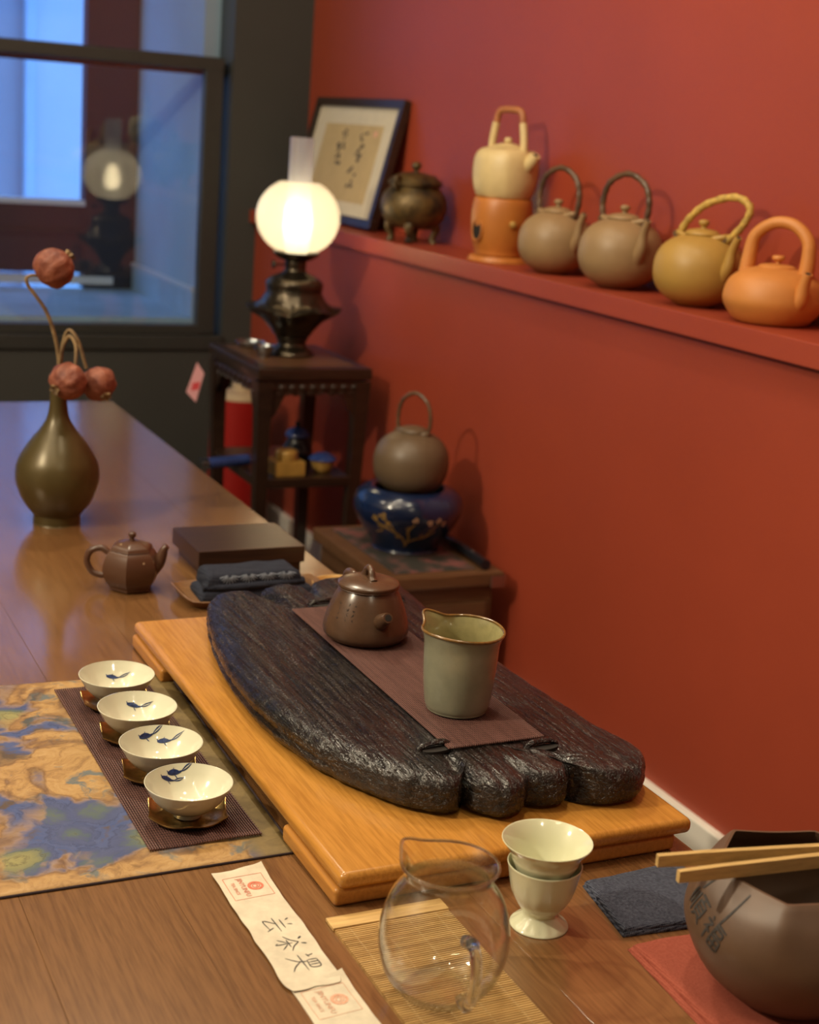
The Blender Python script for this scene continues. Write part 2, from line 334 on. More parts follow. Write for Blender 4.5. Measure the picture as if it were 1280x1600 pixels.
plain = ramp(nt, nb.outputs['Fac'], [(0.3, (0.115, 0.075, 0.024)), (0.7, (0.20, 0.135, 0.045))])
c = mixc(nt, ramp(nt, sx.outputs['X'], [(0.118, (0, 0, 0)), (0.140, (1, 1, 1))]), c, plain)
nt.links.new(c, bs.inputs['Base Color']); bs.inputs['Roughness'].default_value = 0.6
nf = N(nt, 'ShaderNodeTexNoise', Scale=900.0, Detail=2.0); nt.links.new(v, nf.inputs['Vector'])
bump(nt, bs, nf.outputs['Fac'], 0.2, 0.0003)

# woven mat on the cabinet
m, nt, bs = new_mat('woven_floral_mat'); M['woven'] = m
v = coords(nt); w1 = N(nt, 'ShaderNodeTexWave', Scale=40.0, Distortion=0.5); w1.bands_direction = 'X'; nt.links.new(v, w1.inputs['Vector'])
n = N(nt, 'ShaderNodeTexNoise', Scale=22.0, Detail=3.0); nt.links.new(v, n.inputs['Vector'])
c = ramp(nt, n.outputs['Fac'], [(0.42, (0.030, 0.028, 0.022)), (0.52, (0.10, 0.055, 0.045)), (0.62, (0.26, 0.075, 0.070))])
c = mixc(nt, ramp(nt, w1.outputs['Fac'], [(0.3, (0.7, 0.7, 0.7)), (0.7, (0, 0, 0))]), c, (0.02, 0.018, 0.014))
nt.links.new(c, bs.inputs['Base Color']); bs.inputs['Roughness'].default_value = 0.8

# ------------------------------------------------------------------ mesh helpers
class MB:
    def __init__(self): self.v = []; self.f = []
    def add(self, vf):
        o = len(self.v); self.v += [tuple(p) for p in vf[0]]; self.f += [tuple(i + o for i in f) for f in vf[1]]
        return self
    def move(self, d):
        self.v = [(p[0] + d[0], p[1] + d[1], p[2] + d[2]) for p in self.v]; return self
    def xf(self, fn):
        self.v = [tuple(fn(*p)) for p in self.v]; return self

def build(name, mb, material, parent=None, loc=None, angle=40.0, sub=0):
    if isinstance(mb, tuple): mb = MB().add(mb)
    me = bpy.data.meshes.new(name)
    me.from_pydata(mb.v, [], mb.f)
    me.update()
    b = bmesh.new(); b.from_mesh(me); bmesh.ops.recalc_face_normals(b, faces=b.faces); b.to_mesh(me); b.free()
    me.polygons.foreach_set('use_smooth', [True] * len(me.polygons))
    try: me.set_sharp_from_angle(angle=radians(angle))
    except Exception: pass
    me.materials.append(M[material] if isinstance(material, str) else material)
    o = bpy.data.objects.new(name, me); COL.objects.link(o)
    if parent is not None: o.parent = parent
    if loc is not None: o.location = loc
    ar_ = sorted(p.area for p in me.polygons)
    if len(ar_) < 160 and ar_[-1] > 12 * ar_[len(ar_) // 2]:
        wn_ = o.modifiers.new('face_weighted_normals', 'WEIGHTED_NORMAL'); wn_.keep_sharp = True; wn_.weight = 100
    if sub:
        s = o.modifiers.new('smooth', 'SUBSURF'); s.levels = sub; s.render_levels = sub
    return o

def tag(o, label=None, cat=None, group=None, kind=None):
    if label: o['label'] = label
    if cat: o['category'] = cat
    if group: o['group'] = group
    if kind: o['kind'] = kind
    return o

def thing(name, label, cat, loc=(0, 0, 0), rz=0.0, group=None):
    o = bpy.data.objects.new(name, None); o.empty_display_size = 0.05; COL.objects.link(o)
    o.location = loc; o.rotation_euler = (0, 0, rz)
    return tag(o, label, cat, group)

def struct(name, mb, material, label=None, **kw):
    o = build(name, mb, material, **kw); tag(o, label, kind='structure'); return o

def box(x0, x1, y0, y1, z0, z1, bev=0.0, seg=2):
    b = bmesh.new(); bmesh.ops.create_cube(b, size=1.0)
    for v in b.verts:
        v.co = Vector(((x0 + x1) / 2 + v.co.x * (x1 - x0), (y0 + y1) / 2 + v.co.y * (y1 - y0), (z0 + z1) / 2 + v.co.z * (z1 - z0)))
    if bev: bmesh.ops.bevel(b, geom=list(b.edges), offset=bev, segments=seg, profile=0.5, affect='EDGES')
    b.verts.index_update()
    r = ([tuple(v.co) for v in b.verts], [tuple(v.index for v in f.verts) for f in b.faces]); b.free()
    return r

def lathe(prof, n=48, mod=None, closed=False):
    """profile of (r, z); closed=True joins last ring to first (a hollow wall)"""
    vs, fs, rings = [], [], []
    for (r, z) in prof:
        if r < 1e-6:
            p = (0, 0, z); p = mod(0, 0, z) if mod else p
            rings.append([len(vs)]); vs.append(p)
        else:
            ids = []
            for i in range(n):
                a = 2 * pi * i / n
                p = mod(r, a, z) if mod else (r * cos(a), r * sin(a), z)
                ids.append(len(vs)); vs.append(p)
            rings.append(ids)
    pairs = list(zip(rings, rings[1:]))
    if closed: pairs.append((rings[-1], rings[0]))
    for A, B in pairs:
        if len(A) == 1 and len(B) == 1: continue
        for i in range(n):
            j = (i + 1) % n
            if len(A) == 1: fs.append((A[0], B[j], B[i]))
            elif len(B) == 1: fs.append((A[i], A[j], B[0]))
            else: fs.append((A[i], A[j], B[j], B[i]))
    return vs, fs

def spline(pts, k=6):
    """Catmull-Rom through points of any dimension"""
    P = [tuple(pts[0])] + [tuple(p) for p in pts] + [tuple(pts[-1])]
    out = []
    for i in range(1, len(P) - 2):
        for s in range(k):
            t = s / k
            out.append(tuple(0.5 * ((2 * b) + (-a + c) * t + (2 * a - 5 * b + 4 * c - d) * t * t + (-a + 3 * b - 3 * c + d) * t ** 3)
                             for a, b, c, d in zip(P[i - 1], P[i], P[i + 1], P[i + 2])))
    out.append(tuple(P[-2]))
    return out

def tube(pts, rad, n=12, cap=True, ry=1.0, closed=False):
    pts = [Vector(p) for p in pts]; m = len(pts)
    rad = rad if hasattr(rad, '__len__') else [rad] * m
    vs, fs = [], []
    t0 = (pts[1] - pts[0]).normalized()
    ref = Vector((0, 0, 1)) if abs(t0.z) < 0.9 else Vector((1, 0, 0))
    nrm = t0.cross(ref).normalized()
    for i, p in enumerate(pts):
        if closed: t = (pts[(i + 1) % m] - pts[i - 1]).normalized()
        else: t = (pts[min(i + 1, m - 1)] - pts[max(i - 1, 0)]).normalized()
        nrm = (nrm - t * nrm.dot(t)).normalized(); bn = t.cross(nrm)
        for k in range(n):
            a = 2 * pi * k / n
            vs.append(tuple(p + (nrm * cos(a) + bn * (sin(a) * ry)) * rad[i]))
    for i in range(m if closed else m - 1):
        j = (i + 1) % m
        for k in range(n):
            l = (k + 1) % n
            fs.append((i * n + k, i * n + l, j * n + l, j * n + k))
    if cap and not closed:
        fs.append(tuple(range(n))); fs.append(tuple((m - 1) * n + k for k in reversed(range(n))))
    return vs, fs

def prism(outline, z0, z1):
    n = len(outline)
    vs = [(x, y, z0) for x, y in outline] + [(x, y, z1) for x, y in outline]
    fs = [tuple(reversed(range(n))), tuple(range(n, 2 * n))] + [(i, (i + 1) % n, n + (i + 1) % n, n + i) for i in range(n)]
    return vs, fs

def sheet(c, z0, thick, nu, nv, bumpf=None, r=0.0, edgef=None):
    """soft slab over corners c = (p00, p10, p11, p01): flat bottom, rounded upper edge, bumpy top"""
    def bl(u, v):
        return [(1 - u) * (1 - v) * c[0][k] + u * (1 - v) * c[1][k] + u * v * c[2][k] + (1 - u) * v * c[3][k] for k in (0, 1)]
    vs, fs = [], []
    Lu = math.dist(c[0], c[1]); Lv = math.dist(c[0], c[3])
    def prm(n):
        e = [0, 0.012, 0.03, 0.06]
        return e + [0.06 + 0.88 * i / (n - 7) for i in range(1, n - 7)] + [0.94, 0.97, 0.988, 1]
    us, vv = prm(nu), prm(nv); nu, nv = len(us), len(vv)
    for b in (0, 1):
        for j in range(nv):
            for i in range(nu):
                u, v = us[i], vv[j]
                x, y = bl(u, v)
                if edgef:
                    dx, dy = edgef(u, v); x += dx; y += dy
                d = min(u * Lu, (1 - u) * Lu, v * Lv, (1 - v) * Lv)
                bz = bumpf(x, y) if bumpf else 0.0
                if b == 0: z = z0 + max(0.0, bz) * 0.0
                else:
                    k = 1.0 if r <= 0 or d >= r else sqrt(max(0, 1 - (1 - d / r) ** 2))
                    z = z0 + thick * (0.25 + 0.75 * k) + bz * (0.3 + 0.7 * k)
                vs.append((x, y, z))
    nn = nu * nv
    for j in range(nv - 1):
        for i in range(nu - 1):
            a = j * nu + i
            fs.append((a, a + nu, a + nu + 1, a + 1)); fs.append((nn + a, nn + a + 1, nn + a + nu + 1, nn + a + nu))
    rim = [i for i in range(nu)] + [j * nu + nu - 1 for j in range(1, nv)] + [(nv - 1) * nu + i for i in range(nu - 2, -1, -1)] + [j * nu for j in range(nv - 2, 0, -1)]
    for a, b in zip(rim, rim[1:] + rim[:1]): fs.append((a, b, nn + b, nn + a))
    return vs, fs

def ribbon(strokes, width, put, taper=0.35, k=5, thick=0.00025):
    """brush strokes: each a list of (u, v) points, put(u, v, h) places them on a surface at height h"""
    vs, fs = [], []
    for st in strokes:
        wd = width
        if isinstance(st, tuple) and isinstance(st[0], (int, float)): wd, st = width * st[0], st[1]
        P = spline(st, k) if len(st) > 2 else [tuple(st[0][q] + (st[1][q] - st[0][q]) * i / 5 for q in (0, 1)) for i in range(6)]
        m = len(P); base = len(vs)
        for i, p in enumerate(P):
            a = P[max(i - 1, 0)]; b = P[min(i + 1, m - 1)]
            dx, dy = b[0] - a[0], b[1] - a[1]; L = math.hypot(dx, dy) or 1
            t = i / (m - 1); ww = wd * (1 - taper * (2 * t - 1) ** 2 - 0.25 * t) * 0.5
            nx, ny = -dy / L * ww, dx / L * ww
            for s, h in ((1, 0), (1, thick), (-1, thick), (-1, 0)):
                vs.append(tuple(put(p[0] + s * nx, p[1] + s * ny, h)))
        for i in range(m - 1):
            a = base + 4 * i
            for q in range(4):
                r_ = (q + 1) % 4
                fs.append((a + q, a + r_, a + 4 + r_, a + 4 + q))
        fs.append((base, base + 1, base + 2, base + 3)); e = base + 4 * (m - 1); fs.append((e + 3, e + 2, e + 1, e))
    return vs, fs

def circle_pts(cx, cy, r, n=24, a0=0, a1=2 * pi):
    return [(cx + r * cos(a0 + (a1 - a0) * i / n), cy + r * sin(a0 + (a1 - a0) * i / n)) for i in range(n + 1)]

def letters(txt, size):
    """flat lettering outline as (u, v) triangles from the built-in font"""
    cu = bpy.data.curves.new('lettering', 'FONT'); cu.body = txt; cu.size = size; cu.resolution_u = 3
    ob = bpy.data.objects.new('lettering', cu); COL.objects.link(ob)
    dg = bpy.context.evaluated_depsgraph_get(); me = ob.evaluated_get(dg).to_mesh()
    r = ([tuple(v.co) for v in me.vertices], [tuple(p.vertices) for p in me.polygons])
    ob.evaluated_get(dg).to_mesh_clear(); bpy.data.objects.remove(ob); bpy.data.curves.remove(cu)
    return r

def copy_thing(root):
    r = root.copy(); COL.objects.link(r)
    for k in ('label',):
        if k in r: del r[k]
    for ch in [o for o in bpy.data.objects if o.parent == root]:
        c_ = ch.copy(); COL.objects.link(c_); c_.parent = r
        for g in [o for o in bpy.data.objects if o.parent == ch]:
            d = g.copy(); COL.objects.link(d); d.parent = c_
    return r

# ================================================================== THE ROOM
WX, UX, FX, BY = 1.40, 1.54, 1.38, 3.94       # lower wall, upper wall, ledge front, window wall
struct('floor', box(-2.2, 1.75, -2.0, 4.05, -0.06, 0.0), 'floor', 'dark wooden floor of the tea room')
struct('ceiling', box(-2.25, 1.75, -2.05, 4.05, 2.9, 2.98), 'plaster', 'pale plaster ceiling')
struct('wall_left', box(-2.3, -2.2, -2.0, 4.05, 0, 2.9), 'plaster', 'pale plaster side wall')
struct('wall_front', box(-2.2, 1.75, -2.1, -2.0, 0, 2.9), 'plaster', 'pale plaster wall of the entrance side')
struct('wall_right', box(WX, 1.75, -2.0, 4.04, 0, 1.0725), 'red', 'brick red painted lower wall below the ledge')
struct('wall_right_upper', box(UX, 1.75, -2.0, 4.04, 1.1077, 2.9), 'red', 'brick red painted wall above the ledge')
struct('trim_1', box(FX, 1.70, -2.0, BY, 1.0725, 1.1077, 0.0022, 2), 'red', 'long red painted ledge carrying clay kettles')
struct('baseboard_right', box(WX - 0.015, WX + 0.02, -2.0, BY, 0.0, 0.327, 0.004, 2), 'white_trim', 'tall white skirting board along the red wall')
wb_ = MB()
wb_.add(box(-2.2, 1.75, BY, BY + 0.12, 0, 0.718)); wb_.add(box(1.316, 1.75, BY, BY + 0.12, 0.718, 2.9))
wb_.add(box(-2.2, -0.75, BY, BY + 0.12, 0.718, 2.9)); wb_.add(box(-0.75, 1.316, BY, BY + 0.12, 2.05, 2.9))
struct('wall_back', wb_, 'grey_wall', 'charcoal painted wall around the window')

win = tag(thing('window_1', 'dark framed window looking onto the blue dusk street', None, (0, BY, 0)), kind='structure')
build('window_sill', box(-0.76, 1.316, -0.012, 0.12, 0.716, 0.756, 0.004), 'sash', win)
build('stile', box(1.243, 1.296, 0.01, 0.045, 0.757, 1.502, 0.006), 'sash', win)
build('top_rail', box(-0.75, 1.296, 0.008, 0.047, 1.466, 1.502, 0.006), 'sash', win)
build('bottom_rail', box(-0.75, 1.25, 0.01, 0.045, 0.756, 0.783, 0.004), 'sash', win)
build('meeting_post', box(-0.30, -0.24, 0.01, 0.045, 0.757, 1.502, 0.006), 'sash', win)
build('pane', box(-0.75, 1.245, 0.025, 0.029, 0.78, 1.47), 'pane', win)
build('pane', box(-0.75, 1.316, 0.075, 0.079, 1.47, 2.05), 'pane', win)
build('upper_rail', box(-0.75, 1.316, 0.06, 0.10, 1.455, 1.49, 0.004), 'sash', win)

# the recess and street beyond the glass
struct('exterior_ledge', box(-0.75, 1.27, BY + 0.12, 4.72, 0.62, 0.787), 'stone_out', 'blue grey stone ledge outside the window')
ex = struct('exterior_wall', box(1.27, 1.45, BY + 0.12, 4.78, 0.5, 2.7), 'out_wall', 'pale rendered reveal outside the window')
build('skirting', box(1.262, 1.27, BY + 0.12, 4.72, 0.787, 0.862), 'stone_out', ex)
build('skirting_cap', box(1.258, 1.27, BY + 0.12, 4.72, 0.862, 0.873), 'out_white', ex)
fr_ = tag(thing('window_2', 'brown outer shopfront frame beyond the stone ledge', None, (0, 4.72, 0)), kind='structure')
build('post', box(1.105, 1.27, 0.0, 0.06, 0.787, 2.7), 'out_brown', fr_)
build('lower_panel', box(-0.75, 1.105, 0.0, 0.05, 0.835, 1.045, 0.004), 'out_brown', fr_)
build('panel_moulding', box(-0.75, 1.105, -0.012, 0.0, 0.955, 0.967), 'out_brown', fr_)
build('gap_light_strip', box(-0.75, 1.20, -0.004, 0.03, 0.800, 0.825), 'out_white', fr_)  # white strip stands in for light showing through the gap below the panel
build('panel_cap', box(-0.75, 1.105, -0.01, 0.05, 1.045, 1.062), 'out_white', fr_)
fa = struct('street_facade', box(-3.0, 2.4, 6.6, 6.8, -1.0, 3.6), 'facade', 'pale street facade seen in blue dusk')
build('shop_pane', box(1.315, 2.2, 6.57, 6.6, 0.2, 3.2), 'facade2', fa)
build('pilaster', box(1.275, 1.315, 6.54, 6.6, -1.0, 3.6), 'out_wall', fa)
struct('sky_blocker', box(-1.0, 1.45, BY + 0.12, 4.78, 2.02, 2.12), 'out_brown', 'dark soffit over the window recess')  # unseen cover, added to cut the sky light entering the room
struct('exterior_return', box(-1.0, -0.72, BY + 0.12, 4.78, 0.5, 2.7), 'out_wall', 'far reveal of the window recess')
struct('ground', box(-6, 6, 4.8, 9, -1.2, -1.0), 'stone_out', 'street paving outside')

# ================================================================== TEA TABLE
tt = thing('tea_table', 'long dark walnut tea table in front of the red wall', 'table', (0, 0, 0))
xs = [-0.14 + i * (0.916 / 8) for i in range(9)]
for i in range(8):
    build('board', box(xs[i] + 0.00005, xs[i + 1] - 0.00005, 0.42, 3.042, T - 0.034, T, 0.0004, 2), 'table', tt)
build('apron', box(-0.06, 0.70, 0.52, 0.545, T - 0.12, T - 0.034), 'table', tt)
build('apron', box(-0.06, 0.70, 2.92, 2.945, T - 0.12, T - 0.034), 'table', tt)
build('apron', box(-0.07, -0.045, 0.55, 2.92, T - 0.12, T - 0.034), 'table', tt)
build('apron', box(0.685, 0.71, 0.55, 2.92, T - 0.12, T - 0.034), 'table', tt)
for x in (-0.09, 0.66):
    for y in (0.50, 2.89): build('leg', box(x, x + 0.07, y, y + 0.07, 0, T - 0.034, 0.004), 'table', tt)

# ================================================================== RUNNER, MATS
def wr(x, y):
    a = 0.0010 * noise.noise(Vector((x * 28, y * 16, 1.3)))
    if x > 0.115: a += 0.0022 * max(0, noise.noise(Vector((x * 40, y * 22, 5.0)))) * min(1, (x - 0.115) / 0.03)
    return max(a, -0.0004)
run = thing('table_runner', 'ochre cloth runner printed with blue and green hills', 'runner', (0.27, 1.28, T))
build('cloth', sheet([(-0.36, -0.228), (0.166, -0.227), (0.178, 0.200), (-0.36, 0.235)], 0.0003, 0.0016, 90, 70, wr, 0.002), 'runner', run, angle=80)
hem = [(-0.36, -0.2285, 0.001), (0.0, -0.2288, 0.001), (0.1665, -0.2275, 0.001), (0.172, 0.0, 0.001), (0.1785, 0.2, 0.001)]
build('hem_cord', tube(hem, 0.0011, 6), 'thread', run)

def slat_mat(root, L, W, pitch, along, slat_mat_, thread_mat, n_thread, th=0.0016, curl=None, tr_=0.00028):
    """fine mat of slats along Y (or X) tied by threads; local centre at root"""
    nsl = int(W / pitch); mb = MB(); seg = 14
    for i in range(nsl):
        a = -W / 2 + (i + 0.5) * pitch
        pr = []
        for q in range(seg + 1):
            b = -L / 2 + L * q / seg
            z = curl(a, b) if curl else 0
            pr.append((a, b, z))
        hw = pitch * 0.385; vs = []; fs = []
        for (x, y, z) in pr:
            vs += [(x - hw, y, z + 0.0002), (x - hw * 0.55, y, z + th), (x + hw * 0.55, y, z + th), (x + hw, y, z + 0.0002)]
        for q in range(seg):
            o = 4 * q
            for k in range(3): fs.append((o + k, o + k + 1, o + 4 + k + 1, o + 4 + k))
            fs.append((o + 3, o, o + 4, o + 7))
        fs.append((0, 1, 2, 3)); fs.append((4 * seg + 3, 4 * seg + 2, 4 * seg + 1, 4 * seg))
        mb.add((vs, fs))
    tb = MB()
    for j in range(n_thread):
        y = -L / 2 + (j + 0.5) * L / n_thread
        pts = []
        for i in range(nsl * 1 + 1):
            x = -W / 2 + i * pitch
            z = (curl(x, y) if curl else 0) + th * 0.9
            pts.append((x, y, z))
        tb.add(tube(pts[::2] + [pts[-1]], tr_, 4))
    if along == 'X':
        mb.xf(lambda x, y, z: (y, -x, z)); tb.xf(lambda x, y, z: (y, -x, z))
    o = build('slats', mb, slat_mat_, root, angle=20); o['kind'] = 'stuff'
    o = build('binding_threads', tb, thread_mat, root); o['kind'] = 'stuff'

cm = thing('bamboo_mat', 'purple brown slatted mat under the four fish cups', 'mat', (0.368, 1.273, T + 0.0024))
slat_mat(cm, 0.372, 0.100, 0.00222, 'Y', 'mat_slat', 'thread', 84, curl=lambda x, y: 0.0014 * max(0, (-y - 0.15) / 0.036) ** 2 * (0.5 + 0.5 * sin(x * 60)))
pm = thing('bamboo_mat', 'pale bamboo mat with a solid end strip under the glass pitcher', 'mat', (0.468, 0.80, T))
slat_mat(pm, 0.098, 0.25, 0.0026, 'X', 'pale_bamboo', 'pale_thread', 4, th=0.0024, tr_=0.00022)
build('end_strip', box(-0.050, 0.050, 0.1255, 0.142, 0.0002, 0.0034, 0.0008), 'pale_bamboo', pm)

# ================================================================== BAMBOO BOARD AND CARVED SLAB
bd = thing('bamboo_tray', 'honey bamboo serving board with rounded edges under the black slab', 'tray', (0.604, 1.265, T))
build('top_board', box(-0.170, 0.168, -0.312, 0.312, 0.0165, 0.031, 0.0058, 5), 'bamboo', bd)
for y in (-0.241, 0.256):
    build('foot', box(-0.172, 0.155, y - 0.066, y + 0.054, 0.0002, 0.0163, 0.0040, 3), 'bamboo_foot', bd)

slab = thing('tea_slab', 'black carved tea slab with rippled scalloped ends', 'tea tray', (0.62, 1.28, T + 0.031))
OUT = [(.512, 1.543), (.487, 1.459), (.470, 1.363), (.464, 1.242), (.478, 1.146), (.501, 1.082), (.530, 1.036), (.552, 1.018), (.569, 1.018), (.577, 1.029),
       (.583, 1.010), (.602, .993), (.622, 0.998), (.634, 1.010), (.650, 1.002), (.668, 1.003), (.681, 1.016), (.694, .999), (.712, .990), (.738, .993), (.757, 1.012),
       (.766, 1.040), (.757, 1.145), (.750, 1.274), (.750, 1.400), (.757, 1.500), (.758, 1.565), (.738, 1.586), (.705, 1.589), (.660, 1.580), (.640, 1.560), (.622, 1.574), (.603, 1.578), (.584, 1.566), (.573, 1.545), (.560, 1.560), (.536, 1.560)]
OUTC = [(x - 0.62, y - 1.28) for x, y in OUT]
ol = spline(OUTC + OUTC[:3], 22)[22:-22]
ol = ol[:22 * len(OUTC)]
GRV = [((.577, 1.040), (.583, 1.080), 0.010, 0.0055), ((.634, 1.020), (.626, 1.050), 0.008, 0.0050), ((.681, 1.026), (.676, 1.060), 0.009, 0.0045), ((.735, 0.996), (.724, 1.045), 0.006, 0.0045), ((.600, 0.994), (.604, 1.02), 0.004, 0.004),
       ((.573, 1.545), (.590, 1.470), 0.009, 0.006), ((.640, 1.560), (.632, 1.495), 0.009, 0.006), ((.700, 1.59), (.69, 1.53), 0.005, 0.006)]
def slab_dz(x, y):
    X, Y = x + 0.62, y + 1.28
    d = 0.0
    for (a, b, dep, wid) in GRV:
        vx, vy = b[0] - a[0], b[1] - a[1]; L = math.hypot(vx, vy)
        t = ((X - a[0]) * vx + (Y - a[1]) * vy) / (L * L)
        px = X - a[0] - vx * max(0, min(1, t)); py = Y - a[1] - vy * max(0, min(1, t))
        fall = 1 - 0.85 * max(0, min(1, t)) if t < 1 else max(0, 0.15 - (t - 1))
        d -= dep * fall * math.exp(-(px * px + py * py) / (wid * wid))
    d += 0.0016 * noise.noise(Vector((X * 45, Y * 9, 0.2))) + 0.0009 * noise.noise(Vector((X * 160, Y * 18, 2.0))) + 0.0004 * noise.noise(Vector((X * 500, Y * 60, 4.0)))
    return d
PROF = [(0.040, 0.0), (0.014, 0.001), (0.0045, 0.0045), (0.001, 0.010), (0.0, 0.0140), (0.0024, 0.0160), (0.0024, 0.0170), (0.0008, 0.0195), (0.0008, 0.0260), (0.0030, 0.0300), (0.0065, 0.0330), (0.0110, 0.0352), (0.0165, 0.0365), (0.0230, 0.0372), (0.0300, 0.0374)]
INN = [0.08, 0.16, 0.25, 0.35, 0.45, 0.55, 0.65, 0.75, 0.85, 0.93, 1.0]
vs, fs = [], []
nO = len(ol); nP = len(PROF) + len(INN)
for (x, y) in ol:
    cx, cy = 0.0, max(-0.19, min(0.21, y * 0.78))
    dx, dy = cx - x, cy - y; L = math.hypot(dx, dy); dx /= L; dy /= L
    edge_n = 0.0013 * noise.noise(Vector((x * 45, y * 45, 8)))
    crisp = 1 - 0.45 * max(0.0, min(1.0, (-0.19 - y) / 0.05))      # the scalloped near end has steeper faces
    for k, (ins, z) in enumerate(PROF):
        if 0.0155 < z < 0.0175: ins *= max(0.1, min(1.0, (-x + 0.02) / 0.06)) * max(0.1, min(1.0, (y + 0.20) / 0.06))
        ii = (ins * crisp if 0.020 < z < 0.0371 else ins) + (edge_n if ins < 0.02 else 0) + 0.0012 * noise.noise(Vector((x * 110, y * 110, z * 40))) * (1 if ins < 0.025 else 0)
        X, Y = x + dx * ii, y + dy * ii
        kk = max(0, (z - 0.006) / 0.0314)
        vs.append((X, Y, max(0.0, z) + (slab_dz(X, Y) * kk if z > 0.004 else 0)))
    x1, y1 = x + dx * 0.03, y + dy * 0.03
    for t in INN:
        X, Y = x1 + (cx - x1) * t, y1 + (cy - y1) * t
        vs.append((X, Y, 0.0374 + 0.0004 * t + slab_dz(X, Y)))
for i in range(nO):
    j = (i + 1) % nO
    for k in range(nP - 1):
        fs.append((i * nP + k, j * nP + k, j * nP + k + 1, i * nP + k + 1))
fs.append(tuple(i * nP for i in reversed(range(nO))))
build('slab_body', (vs, fs), 'slab', slab, angle=75)
def loop_bar(x, y, rz):
    p = [(-0.017, 0, -0.004), (-0.0155, 0, 0.0012), (-0.010, 0, 0.0042), (0, 0, 0.005), (0.010, 0, 0.0042), (0.0155, 0, 0.0012), (0.017, 0, -0.004)]
    mb = MB().add(tube(spline(p, 4), 0.0034, 10, ry=0.8))
    mb.xf(lambda a, b, c: (x + a * cos(rz) - b * sin(rz), y + a * sin(rz) + b * cos(rz), 0.0372 + c))
    lp = build('drain_loop', mb, 'slab', slab)
    sl = MB().add(lathe([(0, 0.0006), (1, 0.0006), (1, -0.002), (0, -0.002)], 24)); sl.xf(lambda a, b, c: (a * 0.0150, b * 0.0060 - 0.0055, c))
    sl.xf(lambda a, b, c: (x + a * cos(rz) - b * sin(rz), y + a * sin(rz) + b * cos(rz), 0.0378 + c))
    build('drain_slot', sl, 'hole', slab)
for (x, y, rz) in ((.628, 1.482, 0.1), (.712, 1.478, -0.1), (.575, 1.081, 0.1), (.672, 1.058, 0.05)):
    loop_bar(x - 0.62, y - 1.28, rz)

sm = thing('bamboo_mat', 'reddish brown slatted mat lying lengthwise on the black slab', 'mat', (0.634, 1.266, T + 0.0705))
slat_mat(sm, 0.394, 0.101, 0.0022, 'Y', 'mat_slat', 'thread', 96, tr_=0.0002)
MATZ = T + 0.0724

# ================================================================== TEAPOTS
def arc(cx, cz, rx, rz_, a0, a1, n=14):
    return [(cx + rx * cos(a0 + (a1 - a0) * i / n), 0, cz + rz_ * sin(a0 + (a1 - a0) * i / n)) for i in range(n + 1)]

tp = thing('teapot', 'brown clay teapot with flared base and bridge knob on the slab', 'teapot', (0.627, 1.357, MATZ), radians(-92))
tp.scale = (1.06, 1.06, 1.06)
pr = spline([(0.0, 0.002), (0.034, 0.0015), (0.0415, 0.005), (0.0435, 0.012), (0.0405, 0.026), (0.0345, 0.042), (0.0295, 0.0515), (0.0278, 0.0535), (0.0255, 0.0535), (0.024, 0.050), (0.0, 0.049)], 5)
build('body', lathe(pr, 64), 'zisha', tp, angle=60)
ld = build('lid', lathe(spline([(0.0, 0.0535), (0.0280, 0.0535), (0.0305, 0.0545), (0.0312, 0.0568), (0.0300, 0.0590), (0.022, 0.0618), (0.010, 0.0636), (0.0, 0.064)], 4), 56), 'zisha', tp, angle=60)
kn = [(-0.011, 0, 0.0612), (-0.0085, 0, 0.0645), (-0.0060, 0, 0.0700), (0.0, 0, 0.0735), (0.0060, 0, 0.0700), (0.0085, 0, 0.0645), (0.011, 0, 0.0612)]
ks = spline(kn, 4); build('knob', tube(ks, [0.0052 - 0.0021 * sin(pi * i / (len(ks) - 1)) for i in range(len(ks))], 12, ry=1.0), 'zisha', ld)
sp_ = spline([(0.030, 0, 0.024), (0.040, 0, 0.0295), (0.0475, 0, 0.0345), (0.0550, 0, 0.0385)], 5)
spt = build('spout', tube(sp_, [0.0095 - 0.0045 * i / (len(sp_) - 1) for i in range(len(sp_))], 20), 'zisha', tp)
d_ = Vector((0.0075, 0, 0.0040)).normalized(); e_ = Vector(sp_[-1])
build('spout_hole', tube([e_ - d_ * 0.002, e_ + d_ * 0.0004], 0.0034, 18), 'hole', spt)
hp = spline([(-0.030, 0, 0.047), (-0.042, 0, 0.053), (-0.057, 0, 0.050), (-0.061, 0, 0.039), (-0.053, 0, 0.025), (-0.040, 0, 0.016)], 6)
build('handle', tube(hp, 0.0042, 12, ry=1.2), 'zisha', tp)
# carved poem on the shoulder facing the cups
def zr(z):
    for a, b in zip(pr, pr[1:]):
        if a[1] <= z <= b[1] and a[0] > 0.026: return a[0] + (b[0] - a[0]) * (z - a[1]) / max(1e-6, b[1] - a[1])
    return 0.04
def on_pot(u, v, h):
    z = 0.030 + v; r = zr(z) + 0.0002 + h * 0.2; a = radians(-52) + u / r
    return (r * cos(a), r * sin(a), z)
cs = []
rr = random.Random(3)
for cx_ in (-0.012, -0.001, 0.006):
    for q in range(4):
        bx, bz = cx_, 0.012 - q * 0.0045
        for s_ in range(3):
            cs.append([(bx + rr.uniform(-.0016, .0016), bz + rr.uniform(-.0016, .0016)), (bx + rr.uniform(-.0016, .0016), bz + rr.uniform(-.0016, .0016))])
build('carved_poem', ribbon(cs, 0.0005, on_pot), 'hole', tp)

